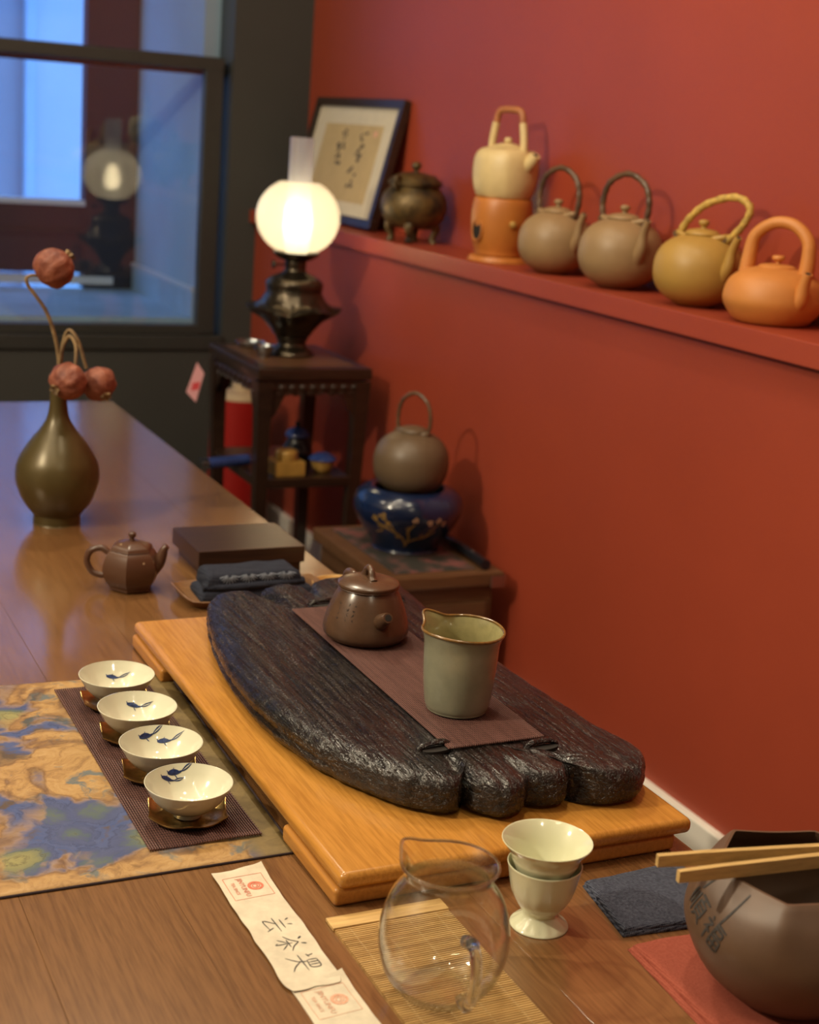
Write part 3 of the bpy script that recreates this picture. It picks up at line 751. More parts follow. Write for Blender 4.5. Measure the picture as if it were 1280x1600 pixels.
# pale green-grey fairness pitcher with brown rim
fp = thing('tea_pitcher', 'grey green glazed pitcher with brown rim beside the clay teapot', 'pitcher', (0.632, 1.150, MATZ))
SA = radians(118)
def pit(r, a, z):
    d = math.atan2(sin(a - SA), cos(a - SA))
    k = max(0.0, (z - 0.055) / 0.025) ** 1.6
    lip = math.exp(-(d / 0.22) ** 2)
    dent = math.exp(-((abs(d) - 0.48) / 0.22) ** 2)
    rr_ = r * (1 + 0.17 * k * lip - 0.05 * k * dent)
    zz = z + k * (0.0085 * math.exp(-(d / 0.40) ** 2)) + 0.0012 * k * cos(2 * (a - 0.6))
    return (rr_ * cos(a), rr_ * sin(a), zz)
outer = spline([(0.0, 0.001), (0.026, 0.0008), (0.0295, 0.003), (0.0315, 0.010), (0.0338, 0.030), (0.0350, 0.050), (0.0358, 0.066), (0.0380, 0.076), (0.0396, 0.0795)], 5)
inner = spline([(0.0384, 0.0795), (0.0364, 0.074), (0.0342, 0.064), (0.0334, 0.048), (0.0318, 0.030), (0.0295, 0.012), (0.0, 0.009)], 5)
build('wall', lathe(outer, 72, pit), 'celadon', fp, angle=70)
build('inner_glaze', lathe(inner, 72, pit), 'celadon_in', fp, angle=70)
rim = [Vector(pit(0.0390, 2 * pi * i / 96, 0.0795)) for i in range(96)]
build('rim', tube(rim, 0.00145, 10, closed=True), 'rim_brown', fp)

# small hexagonal teapot
hx = thing('teapot', 'small hexagonal speckled dark clay teapot standing alone on the table', 'teapot', (0.487, 1.787, T), radians(-25))
def hexm(r, a, z, k=0.85):
    s = (a + pi / 6) % (pi / 3) - pi / 6
    h = 0.93 / cos(s); q = r * ((1 - k) + k * h)
    return (q * cos(a), q * sin(a), z)
pr = spline([(0, 0.001), (0.024, 0.001), (0.027, 0.005), (0.033, 0.014), (0.0365, 0.026), (0.0355, 0.037), (0.0310, 0.048), (0.0255, 0.0535), (0.022, 0.0535), (0, 0.052)], 4)
build('body', lathe(pr, 72, hexm), 'zisha_speck', hx, angle=30)
ld = build('lid', lathe(spline([(0, 0.0535), (0.0245, 0.0535), (0.0258, 0.0555), (0.0235, 0.0590), (0.015, 0.0630), (0.005, 0.0650), (0, 0.065)], 4), 72, hexm), 'zisha_speck', hx, angle=30)
build('knob', lathe(spline([(0, 0.064), (0.0032, 0.065), (0.0028, 0.068), (0.0050, 0.0715), (0.0042, 0.0755), (0, 0.077)], 4), 20), 'zisha_dark', ld)
sp_ = spline([(0.026, 0, 0.026), (0.035, 0, 0.037), (0.0390, 0, 0.048), (0.0415, 0, 0.056), (0.0455, 0, 0.0605)], 5)
build('spout', tube(sp_, [0.0095 - 0.0058 * i / (len(sp_) - 1) for i in range(len(sp_))], 14), 'zisha_speck', hx)
hp = spline([(-0.030, 0, 0.047), (-0.040, 0, 0.052), (-0.053, 0, 0.047), (-0.0575, 0, 0.034), (-0.051, 0, 0.020), (-0.039, 0, 0.0155), (-0.031, 0, 0.018)], 6)
build('handle', tube(hp, 0.0042, 12), 'zisha_dark', hx)

# ================================================================== CUPS AND SAUCERS
CUPIN = spline([(0.0, 0.0065), (0.012, 0.0070), (0.022, 0.0115), (0.030, 0.0195), (0.0350, 0.0268), (0.0377, 0.0312)], 6)
def cup_z(r):
    for a, b in zip(CUPIN, CUPIN[1:]):
        if a[0] <= r <= b[0]: return a[1] + (b[1] - a[1]) * (r - a[0]) / max(1e-9, b[0] - a[0])
    return CUPIN[-1][1]
def on_cup(ox, oy, ang, sc):
    def put(u, v, h):
        x = ox + sc * (u * cos(ang) - v * sin(ang)); y = oy + sc * (u * sin(ang) + v * cos(ang))
        return (x, y, cup_z(math.hypot(x, y)) + 0.00045 + h * 0.4)
    return put
FISH = [(3.9, [(-1, 0.0), (-0.35, 0.09), (0.25, 0.03)]), (2.4, [(-0.95, -0.03), (-0.2, 0.0), (0.6, 0.02)]), (1.0, [(0.45, 0.03), (1.0, 0.16), (1.75, 0.12)]), (1.0, [(0.45, 0.0), (1.0, 0.0), (1.55, 0.08)]),
        (1.0, [(-0.45, 0.1), (-0.25, 0.32)]), (1.0, [(-0.3, -0.08), (-0.05, -0.32)]), (1.2, [(-0.9, 0.05), (-1.06, 0.16)])]
outer = spline([(0.0122, 0.0), (0.0128, 0.0008), (0.0130, 0.0040), (0.0146, 0.0055), (0.0222, 0.0090), (0.0300, 0.0165), (0.0352, 0.0248), (0.0385, 0.0310)], 5)
CUPP = [(0.0, 0.0030), (0.0105, 0.0028), (0.0110, 0.0)] + outer + [(0.0386, 0.0317), (0.0380, 0.0318)] + CUPIN[::-1]
def face(left, away):      # offset on the far inner wall of a cup, as the guest across the corner sees it
    return (-0.905 * left + 0.306 * away, 0.424 * left + 0.952 * away)
CUPS = [(0.366, 1.137, 'nearest to the paper slips, two blue fish', [(.0105, .0305, 0.50, .0092), (.0165, .0235, 0.42, .0080)]),
        (0.3665, 1.226, 'second from the paper slips, two curved blue fish', [(.0125, .0285, 0.62, .0096), (-.0050, .0295, 0.12, .0092)]),
        (0.368, 1.315, 'third from the paper slips, one blue fish', [(.0020, .0285, 0.10, .0096)]),
        (0.370, 1.403, 'farthest from the paper slips, one blue fish', [(.0030, .0265, 0.20, .0092)])]
first = None
for i, (x, y, who, fish) in enumerate(CUPS):
    sa = thing('saucer', 'brass leaf edged saucer under the cup ' + who.split(',')[0], 'saucer', (x, y, T + 0.0044), 0.4 + i * 1.1, 'brass saucers under the fish cups')
    def leafm(r, a, z, k=i):
        e = r / 0.034
        lob = 0.5 + 0.5 * cos(6 * a)
        pt = abs(math.sin(3 * a + 0.4)) ** 0.6
        q = r * (1 + e ** 3 * (0.20 * (1 - pt) - 0.02))
        return (q * cos(a), q * sin(a), z + e ** 4 * 0.0045 * (1 - pt) + e ** 3 * 0.0008 * sin(5 * a + k))
    pr = [(0, 0.0), (0.020, 0.0), (0.028, 0.0012), (0.033, 0.0030), (0.0345, 0.0048), (0.0338, 0.0052), (0.032, 0.0040), (0.027, 0.0022), (0.020, 0.0012), (0, 0.0012)]
    build('dish', lathe(spline(pr, 3), 84, leafm), 'brass', sa, angle=50)
    cu = thing('tea_cup', 'cream porcelain cup, ' + who, 'cup', (x, y, T + 0.0058), 0, 'fish cups in a row on the slatted mat')
    build('bowl', lathe(CUPP, 64), 'porcelain', cu, angle=50)
    mb = MB()
    for (fl, fa_, an, sc) in fish:
        ox, oy = face(fl, fa_)
        # the fish swim along the row as seen from the tea maker's side
        mb.add(ribbon(FISH, 0.085, on_cup(ox, oy, an - 0.42, sc), taper=0.75, k=4))
    build('fish_motif', mb, 'ink_blue', cu)

# strainer bowl in its petalled stand
st = thing('strainer_stand', 'ivory porcelain goblet stand with petal relief and round foot', 'stand', (0.578, 0.886, T))
def petal(r, a, z):
    k = math.exp(-((z - 0.030) / 0.012) ** 2) * 0.022 + math.exp(-((z - 0.003) / 0.004) ** 2) * (0.05 if 0.012 < r < 0.0225 else 0)
    q = r * (1 + k * (abs(cos(7 * a)) - 0.5)); return (q * cos(a), q * sin(a), z)
pr = spline([(0.0, 0.0022), (0.018, 0.001), (0.0225, 0.0), (0.0232, 0.0014), (0.0195, 0.0042), (0.0150, 0.0075), (0.0125, 0.0100), (0.0135, 0.0125), (0.0190, 0.0190), (0.0240, 0.0290), (0.0268, 0.0400), (0.0288, 0.0500), (0.0296, 0.0535), (0.0288, 0.0540), (0.0272, 0.0490), (0.0250, 0.0390), (0.0220, 0.0280), (0.016, 0.018), (0, 0.0155)], 4)
build('goblet', lathe(pr, 84, petal), 'porcelain2', st, angle=60)
sr = thing('tea_strainer', 'flared ivory porcelain strainer bowl resting in the goblet stand', 'strainer', (0.578, 0.886, T + 0.030))
pr = spline([(0.0, 0.0), (0.010, 0.0), (0.016, 0.006), (0.0215, 0.016), (0.0262, 0.026), (0.0272, 0.030), (0.0300, 0.0355), (0.0352, 0.0425), (0.0356, 0.0434), (0.0348, 0.0434), (0.0300, 0.0375), (0.0262, 0.0310), (0.0205, 0.018), (0.0145, 0.0075), (0.009, 0.0018), (0, 0.0016)], 4)
build('bowl', lathe(pr, 64), 'porcelain2', sr, angle=60)

# ================================================================== GLASS PITCHER
gp = thing('glass_pitcher', 'round clear glass pitcher with side handle on the pale mat', 'pitcher', (0.4585, 0.8235, T + 0.0026))
GA = radians(125)
def glm(r, a, z):
    d = math.atan2(sin(a - GA), cos(a - GA)); k = max(0, (z - 0.088) / 0.012)
    q = r * (1 + 0.10 * k * math.exp(-(d / 0.25) ** 2)); return (q * cos(a), q * sin(a), z + 0.006 * k * math.exp(-(d / 0.45) ** 2))
go = spline([(0.0, 0.0008), (0.022, 0.0), (0.031, 0.004), (0.0415, 0.018), (0.0468, 0.038), (0.0462, 0.056), (0.0410, 0.074), (0.0330, 0.0860), (0.0305, 0.0905), (0.0322, 0.0965), (0.0348, 0.1005)], 6)
gi = [(max(0, r - 0.0013), z + (0.0016 if z < 0.01 else 0)) for r, z in go][::-1]
build('body', lathe(go + [(0.0352, 0.1012), (0.0344, 0.1014)] + gi, 80, glm), 'glass', gp, angle=60)
ha = radians(-98)
hp = spline([(0.0435, 0, 0.066), (0.056, 0, 0.070), (0.0645, 0, 0.063), (0.066, 0, 0.047), (0.061, 0, 0.030), (0.052, 0, 0.021), (0.0435, 0, 0.0235)], 7)
hb = MB().add(tube(hp, [0.0048] * 8 + [0.0040] * (len(hp) - 16) + [0.0046] * 8, 16)); hb.xf(lambda x, y, z: (x * cos(ha) - y * sin(ha), x * sin(ha) + y * cos(ha), z))
build('handle', hb, 'solid_glass', gp)
build('rim', tube([Vector(glm(0.0349, 2 * pi * i / 96, 0.1012)) for i in range(96)], 0.0011, 10, closed=True), 'solid_glass', gp)

# ================================================================== PAPER SLIPS
CHARS = {
 'yun': [[(.22, .98), (.30, .84)], [(.62, 1.0), (.56, .84)], [(.24, .66), (.78, .70)], [(.08, .44), (.94, .50)], [(.46, .46), (.18, .10), (.74, .16)], [(.66, .32), (.84, .04)]],
 'cha': [(1.6, [(.20, .98), (.32, .84)]), (1.6, [(.66, 1.02), (.58, .86)]), [(.50, .80), (.30, .56), (.04, .40)], [(.50, .80), (.72, .56), (.98, .42)], [(.28, .44), (.74, .46)], [(.50, .58), (.50, .04), (.42, .10)], [(.44, .40), (.20, .14)], [(.56, .40), (.82, .16)]],
 'ying': [[(.10, .96), (.16, .78)], [(.06, .74), (.24, .80)], [(.40, .98), (.40, .66)], [(.40, .98), (.82, .98), (.80, .66), (.40, .66)], [(.54, .98), (.54, .66)], [(.68, .98), (.68, .66)], [(.04, .46), (.96, .52)], [(.48, .66), (.40, .34), (.10, .02)], [(.42, .44), (.66, .18), (.92, .02)]],
 'fu': [[(.18, .97), (.26, .87)], [(.04, .76), (.36, .78), (.06, .42)], [(.23, .58), (.23, .02)], [(.28, .50), (.38, .40)], [(.48, .94), (.96, .94)], [(.55, .82), (.90, .82), (.90, .62), (.55, .62), (.55, .82)], [(.50, .50), (.95, .50), (.95, .05), (.50, .05), (.50, .50)], [(.50, .28), (.95, .28)], [(.72, .50), (.72, .05)]],
 'shun': [[(.08, .92), (.04, .16)], [(.20, .86), (.20, .28)], [(.33, .92), (.33, .10)], [(.42, .94), (.98, .94)], [(.70, .94), (.62, .80)], [(.50, .77), (.90, .77), (.90, .28), (.50, .28), (.50, .77)], [(.50, .61), (.90, .61)], [(.50, .45), (.90, .45)], [(.60, .26), (.45, .05)], [(.80, .26), (.97, .05)]],
}
CHARS['fu'][5] = [(.55, .82), (.72, .82), (.90, .82), (.90, .72), (.90, .62), (.72, .62), (.55, .62), (.55, .72), (.55, .82)]
def straight(chars):
    """break polygonal strokes into straight pieces so that boxes stay boxes"""
    out = []
    for s in chars:
        wd, pts = (s if isinstance(s, tuple) else (1.0, s))
        for a, b in zip(pts, pts[1:]): out.append((wd, [a, b]))
    return out
def glyphs(keys, size, u0, v0, step):
    res = []
    for i, k in enumerate(keys):
        for s in CHARS[k]:
            wd, pts = (s if isinstance(s, tuple) else (1.0, s))
            res.append((wd, [(u0 + i * step + p[0] * size, v0 + p[1] * size) for p in pts]))
    return res

def slip(label, x, y, rz, L, z, seal, chars=True, lift=True):
    """paper slip, long axis local Y; writing reads along -Y with its head towards +X"""
    th = thing('paper_slip', label, 'paper', (x, y, z), rz, 'handwritten tea paper slips')
    def surf(px, py):
        return 0.0004 + 0.0008 * (1 + noise.noise(Vector((px * 30, py * 22, x * 9)))) + (0.0035 * max(0, (py - L / 2 + 0.022) / 0.022) ** 2 * (0.4 + px * 18) if lift else 0)
    W = 0.0215; vs, fs = [], []; nu, nv = 22, 70
    for b in (0, 1):
        for j in range(nv):
            t = j / (nv - 1)
            e0 = 0.0012 * noise.noise(Vector((t * 9, 1, x * 7))); e1 = 0.0012 * noise.noise(Vector((t * 9, 5, x * 7)))
            rc = 1.0
            if t < 0.06: rc = 1 - 0.16 * (1 - t / 0.06) ** 2
            for i in range(nu):
                u = i / (nu - 1)
                px = (-W + e0) * rc * (1 - u) + (W + e1) * rc * u
                py = -L / 2 + L * t + 0.0016 * noise.noise(Vector((u * 3, t * 2, 3 + y))) + (0.006 * (abs(u - 0.4)) if t == 1 else 0)
                vs.append((px, py, surf(px, py) + (0.00035 if b else 0)))
    nn = nu * nv
    for j in range(nv - 1):
        for i in range(nu - 1):
            a = j * nu + i
            fs.append((a, a + nu, a + nu + 1, a + 1)); fs.append((nn + a, nn + a + 1, nn + a + nu + 1, nn + a + nu))
    rim = list(range(nu)) + [j * nu + nu - 1 for j in range(1, nv)] + [(nv - 1) * nu + i for i in range(nu - 2, -1, -1)] + [j * nu for j in range(nv - 2, 0, -1)]
    for a, b in zip(rim, rim[1:] + rim[:1]): fs.append((a, b, nn + b, nn + a))
    build('paper_sheet', (vs, fs), 'paper', th, angle=80)
    def put(u, v, h):           # u along the writing (-Y), v towards the head (+X)
        return (v, -u, surf(v, -u) + 0.00045 + h * 0.5)
    u0 = -L / 2 + 0.010
    sb = MB()
    bx = [(u0, -0.0165), (u0 + 0.034, -0.0165), (u0 + 0.034, 0.0165), (u0, 0.0165)]
    for a, b in zip(bx, bx[1:] + bx[:1]): sb.add(ribbon([[a, b]], 0.00045, put, taper=0))
    sp = [(u0 + 0.017 + (0.0012 + 0.0048 * t / 40) * cos(t * 0.42), 0.006 + (0.0012 + 0.0048 * t / 40) * sin(t * 0.42)) for t in range(0, 41)]
    sb.add(ribbon([circle_pts(u0 + 0.017, 0.006, 0.0056, 28)], 0.0022, put, taper=0, k=1))
    sb.add(ribbon([sp], 0.0011, put, taper=0, k=1))
    for (tx, sz, vv) in (('JINYUNFU', 0.0062, -0.0058), ('TEA SINCE', 0.0040, -0.0122)):
        V, F = letters(tx, sz)
        wv = max(p[0] for p in V)
        sb.add(([put(u0 + 0.017 - wv / 2 + p[0], vv + p[1], 0.0004) for p in V], F))
    build('red_stamp', sb, seal, th)
    if chars:
        gl = glyphs(('yun', 'cha', 'ying'), 0.0230, -L / 2 + 0.077, -0.0095, 0.0280)
        build('handwriting', ribbon(gl, 0.0012, put, taper=0.5), 'ink', th)
    return th
slip('torn rice paper slip with three brush characters beside the runner', 0.377, 0.945, 0.0, 0.176, T + 0.0016, 'seal_red')
slip('lower rice paper slip with a faded red stamp, tucked under the other', 0.383, 0.778, 0.03, 0.176, T - 0.0002, 'seal_faint', chars=False)

# ================================================================== CLOTHS, WASTE BOWL, TONGS
bc = thing('folded_cloth', 'folded indigo blue woven cloth beside the goblet stand', 'cloth', (0.682, 0.887, T))
build('lower_fold', sheet([(-0.050, -0.040), (0.050, -0.050), (0.064, 0.046), (-0.038, 0.040)], 0.0003, 0.0034, 30, 30, lambda x, y: 0.0006 * noise.noise(Vector((x * 60, y * 60, 0))), 0.003), 'denim', bc, angle=70)
build('upper_fold', sheet([(-0.049, -0.038), (0.050, -0.048), (0.063, 0.045), (-0.037, 0.039)], 0.0036, 0.0030, 30, 30, lambda x, y: 0.0008 * noise.noise(Vector((x * 50, y * 50, 7))), 0.003), 'denim', bc, angle=70)
rc = thing('folded_cloth', 'folded rust red napkin under the brown waste bowl', 'cloth', (0.695, 0.745, T))
build('lower_fold', sheet([(-0.083, -0.105), (0.070, -0.100), (0.075, 0.080), (-0.070, 0.085)], 0.0003, 0.0038, 30, 30, lambda x, y: 0.0010 * noise.noise(Vector((x * 45, y * 45, 2))), 0.004), 'rust', rc, angle=70)
build('upper_fold', sheet([(-0.078, -0.100), (0.070, -0.098), (0.074, 0.078), (-0.067, 0.083)], 0.0040, 0.0042, 30, 30, lambda x, y: 0.0012 * noise.noise(Vector((x * 40, y * 40, 9))), 0.004), 'rust', rc, angle=70)

BW = (0.698, 0.735)
bw = thing('waste_bowl', 'large brown clay bowl with six sided rim and painted characters', 'bowl', (BW[0], BW[1], T + 0.0088))
HR = radians(12)
def bowlm(r, a, z):
    k = max(0.0, min(1.0, (z - 0.055) / 0.045)) ** 1.3
    s = ((a - HR) + pi / 6) % (pi / 3) - pi / 6
    h = 0.90 / cos(s); q = r * ((1 - k) + k * h)
    return (q * cos(a), q * sin(a), z + 0.004 * k * (cos(3 * (a - HR)) * 0.3))
BPO = spline([(0.0, 0.002), (0.036, 0.0005), (0.046, 0.005), (0.064, 0.022), (0.0765, 0.046), (0.0795, 0.064), (0.0755, 0.083), (0.0670, 0.096), (0.0625, 0.1005)], 6)
BPI = spline([(0.0600, 0.1005), (0.0640, 0.093), (0.0715, 0.081), (0.0755, 0.064), (0.0725, 0.047), (0.060, 0.025), (0.042, 0.010), (0, 0.0075)], 5)
build('bowl_wall', lathe(BPO + BPI, 96, bowlm), 'bowl_clay', bw, angle=38)
def on_bowl(a0):
    def put(u, v, h):
        z = 0.070 + v; r = 0.07
        for p, q in zip(BPO, BPO[1:]):
            if p[1] <= z <= q[1] and p[0] > 0.05: r = p[0] + (q[0] - p[0]) * (z - p[1]) / max(1e-6, q[1] - p[1])
        a = a0 + u / 0.078
        P_ = bowlm(r + 0.0003 + h, a, z); return P_
    return put
ca, sa_ = cos(radians(-22)), sin(radians(-22))
def rot(strokes, du, dv, s):
    return [(w_, [(du + s * ((p[0] - .5) * ca - (p[1] - .5) * sa_), dv + s * ((p[0] - .5) * sa_ + (p[1] - .5) * ca)) for p in pts]) for w_, pts in strokes]
ink = rot(straight(CHARS['shun']), -0.022, 0.004, 0.021) + rot(straight(CHARS['fu']), 0.0, -0.006, 0.021)
ink += [(1.0, [(0.016, 0.027), (0.010, 0.014), (0.004, 0.003), (0.0, -0.006)]), (1.0, [(-0.020, 0.026), (-0.024, 0.016)])]
build('painted_characters', ribbon(ink, 0.0019, on_bowl(radians(184)), taper=0.2), 'ink', bw)

TZ = T + 0.0088 + 0.1065
tg = thing('tea_tongs', 'split bamboo tongs lying across the waste bowl', 'tongs', (0.59, 0.755, TZ))
def arm(p0, p1, w0, w1, h):
    p0 = Vector(p0); p1 = Vector(p1); d = (p1 - p0).normalized(); s = Vector((-d.y, d.x, 0))
    mb = MB(); n = 12; vs, fs = [], []
    for i in range(n + 1):
        t = i / n; c_ = p0 + (p1 - p0) * t; ww = w0 + (w1 - w0) * t; hh = h * (0.85 + 0.15 * min(1, t * 6))
        for (a, b) in ((-1, -1), (-1, 1), (1, 1), (1, -1)): vs.append(tuple(c_ + s * (a * ww) + Vector((0, 0, b * hh))))
    for i in range(n):
        for k in range(4): fs.append((4 * i + k, 4 * i + (k + 1) % 4, 4 * i + 4 + (k + 1) % 4, 4 * i + 4 + k))
    fs.append((0, 1, 2, 3)); fs.append((4 * n + 3, 4 * n + 2, 4 * n + 1, 4 * n))
    return vs, fs
build('arm', arm((0.002, 0.010, 0), (0.21, -0.030, 0.000), 0.0021, 0.0026, 0.0050), 'tong', tg)
build('arm', arm((0.003, -0.014, 0), (0.21, -0.0355, 0.000), 0.0021, 0.0026, 0.0050), 'tong', tg)

# ================================================================== VASE WITH DRIED PODS
va_ = thing('vase', 'olive brown bottle vase with a slender neck', 'vase', (0.463, 2.12, T))
VP = spline([(0, 0.002), (0.032, 0.0), (0.0345, 0.002), (0.0345, 0.0135), (0.0375, 0.017), (0.0510, 0.036), (0.0605, 0.064), (0.0590, 0.088), (0.0500, 0.108), (0.0380, 0.126), (0.0255, 0.142), (0.0165, 0.158), (0.0130, 0.176), (0.0120, 0.200), (0.0122, 0.214), (0.0140, 0.220), (0.0128, 0.2215), (0.0100, 0.214), (0.0095, 0.180), (0, 0.176)], 5)
build('body', lathe(VP, 64), 'vase', va_, angle=40)

def pod_stem(label, pts, rad, centre, pr_, tilt):
    """dried stem standing in the vase, a shrivelled round seed head at its tip"""
    base = Vector((0.463, 2.12, T + 0.19))
    th = thing('dried_seed_stem', label, 'dried flower', tuple(base), 0, 'dried seed heads in the olive vase')
    P = spline([tuple(Vector(p) - base) for p in pts], 8)
    build('stem', tube(P, [rad[0] + (rad[1] - rad[0]) * i / (len(P) - 1) for i in range(len(P))], 8), 'stem', th)
    c_ = Vector(centre) - base
    q = Vector(tilt).to_track_quat('Z', 'Y')
    def pm_(r, a, z):
        v = Vector((r * cos(a), r * sin(a), z))
        k = 1 + 0.055 * (abs(sin(5 * a)) - 0.5) * (r / pr_) + 0.10 * noise.noise(v * 70 + Vector((pr_ * 900, 0, 0)))
        return tuple(c_ + q @ (v * k))
    pp = [(pr_ * sin(pi * i / 16) if 0 < i < 16 else 0, -pr_ * 0.95 * cos(pi * i / 16)) for i in range(17)]
    pd = build('seed_head', lathe(pp, 40, pm_), 'pod', th, angle=75)
    cr = lambda r, a, z: tuple(c_ + q @ Vector((r * (1 + 0.25 * cos(6 * a)) * cos(a), r * (1 + 0.25 * cos(6 * a)) * sin(a), z)))
    build('crown', lathe([(0, pr_ * 0.90), (0.005, pr_ * 0.92), (0.0075, pr_ * 1.12), (0.0065, pr_ * 1.12), (0.003, pr_ * 0.98), (0, pr_ * 0.98)], 24, cr), 'stem', pd)
pod_stem('tall dried seed head bowing from a dark curved stem', [(.463, 2.12, .94), (.462, 2.12, 1.0), (.445, 2.118, 1.06), (.416, 2.115, 1.102), (.420, 2.113, 1.114), (.438, 2.112, 1.113)], (.0030, .0022), (.452, 2.108, 1.126), .0285, (0.55, 0.1, 0.45))
pod_stem('drooping dried seed head in front of the vase neck', [(.461, 2.118, .94), (.463, 2.11, 1.0), (.472, 2.10, 1.030), (.480, 2.09, 1.018), (.478, 2.082, .992)], (.0030, .0022), (.467, 2.075, .970), .0265, (-0.8, -0.5, -0.35))
pod_stem('drooping dried seed head beside the vase neck', [(.466, 2.122, .94), (.466, 2.12, 1.0), (.474, 2.115, 1.036), (.486, 2.105, 1.024), (.498, 2.10, .984)], (.0030, .0025), (.515, 2.096, .962), .0255, (0.2, -0.7, -0.5))

# ================================================================== STAND, TOWEL, BOAT TRAY, PALE DISH
bx_ = thing('wooden_stand', 'low dark rosewood display stand behind the folded towel', 'stand', (0.662, 1.868, T))
build('top', box(-0.078, 0.074, -0.060, 0.064, 0.0145, 0.0375, 0.0012), 'dark_wood', bx_)
for sx_ in (-1, 1):
    build('foot', box(sx_ * 0.060 - 0.010, sx_ * 0.060 + 0.010, -0.054, 0.058, 0.0, 0.0145), 'dark_wood', bx_)

bt = thing('boat_tray', 'brown wooden boat shaped tray holding the navy towel', 'tray', (0.625, 1.722, T))
n = 36; vs, fs = [], []
for lev, (sx_, sy_, zz) in enumerate(((0.086, 0.038, 0.0), (0.098, 0.050, 0.012), (0.096, 0.048, 0.0125), (0.082, 0.034, 0.004))):
    for i in range(n):
        a = 2 * pi * i / n; c_, s_ = cos(a), sin(a)
        vs.append((sx_ * (abs(c_) ** 0.45) * (1 if c_ >= 0 else -1), sy_ * (abs(s_) ** 0.45) * (1 if s_ >= 0 else -1), zz + (0.006 * max(0, abs(c_) - 0.8) / 0.2 if lev in (1, 2) else 0)))
for l in range(3):
    for i in range(n):
        j = (i + 1) % n; fs.append((l * n + i, l * n + j, (l + 1) * n + j, (l + 1) * n + i))
fs.append(tuple(reversed(range(n)))); fs.append(tuple(3 * n + i for i in range(n)))
build('tray_body', (vs, fs), 'tray_wood', bt, angle=40)

tw = thing('folded_towel', 'navy folded towel with a pale leaf print in the boat tray', 'towel', (0.628, 1.727, T + 0.0045))
lay = [(-0.074, 0.080, -0.031, 0.034, 0.0, 0.0125, 1), (-0.066, 0.064, -0.026, 0.033, 0.0118, 0.0215, 4)]
for (x0, x1, y0, y1, z0, th_, sd) in lay:
    o = build('fold', sheet([(x0, y0), (x1, y0 + 0.004), (x1 - 0.002, y1), (x0 + 0.003, y1 - 0.003)], z0, th_, 34, 26, lambda x, y, s=sd: 0.0022 * noise.noise(Vector((x * 38, y * 50, s))), 0.008), 'navy', tw, angle=80)
build('fold', tube(spline([(-0.070, -0.020, 0.017), (-0.03, -0.024, 0.0165), (0.02, -0.022, 0.017), (0.068, -0.016, 0.017)], 6), 0.0062, 12, ry=0.8), 'navy', tw)
fan = []
for k in range(4):
    cx_ = -0.036 + k * 0.026
    for q in range(9):
        a = radians(195 + q * 18.5); fan.append([(cx_ + 0.003 * cos(a), 0.003 * sin(a)), (cx_ + 0.014 * cos(a), 0.011 * sin(a))])
build('leaf_print', ribbon(fan, 0.0016, lambda u, v, h: (u, -0.0262 - h + 0.45 * max(0, v + 0.004) + (u + 0.07) * 0.03, 0.0325 + v), thick=0.0006), 'navy_print', tw)

pdish = thing('wooden_dish', 'small pale wooden dish half hidden behind the black slab', 'dish', (0.748, 1.712, T))
build('dish_body', lathe(spline([(0, 0.001), (0.028, 0.0), (0.034, 0.006), (0.036, 0.013), (0.0345, 0.0135), (0.032, 0.007), (0.026, 0.004), (0, 0.0035)], 4), 48), 'pale_bamboo', pdish, angle=60)

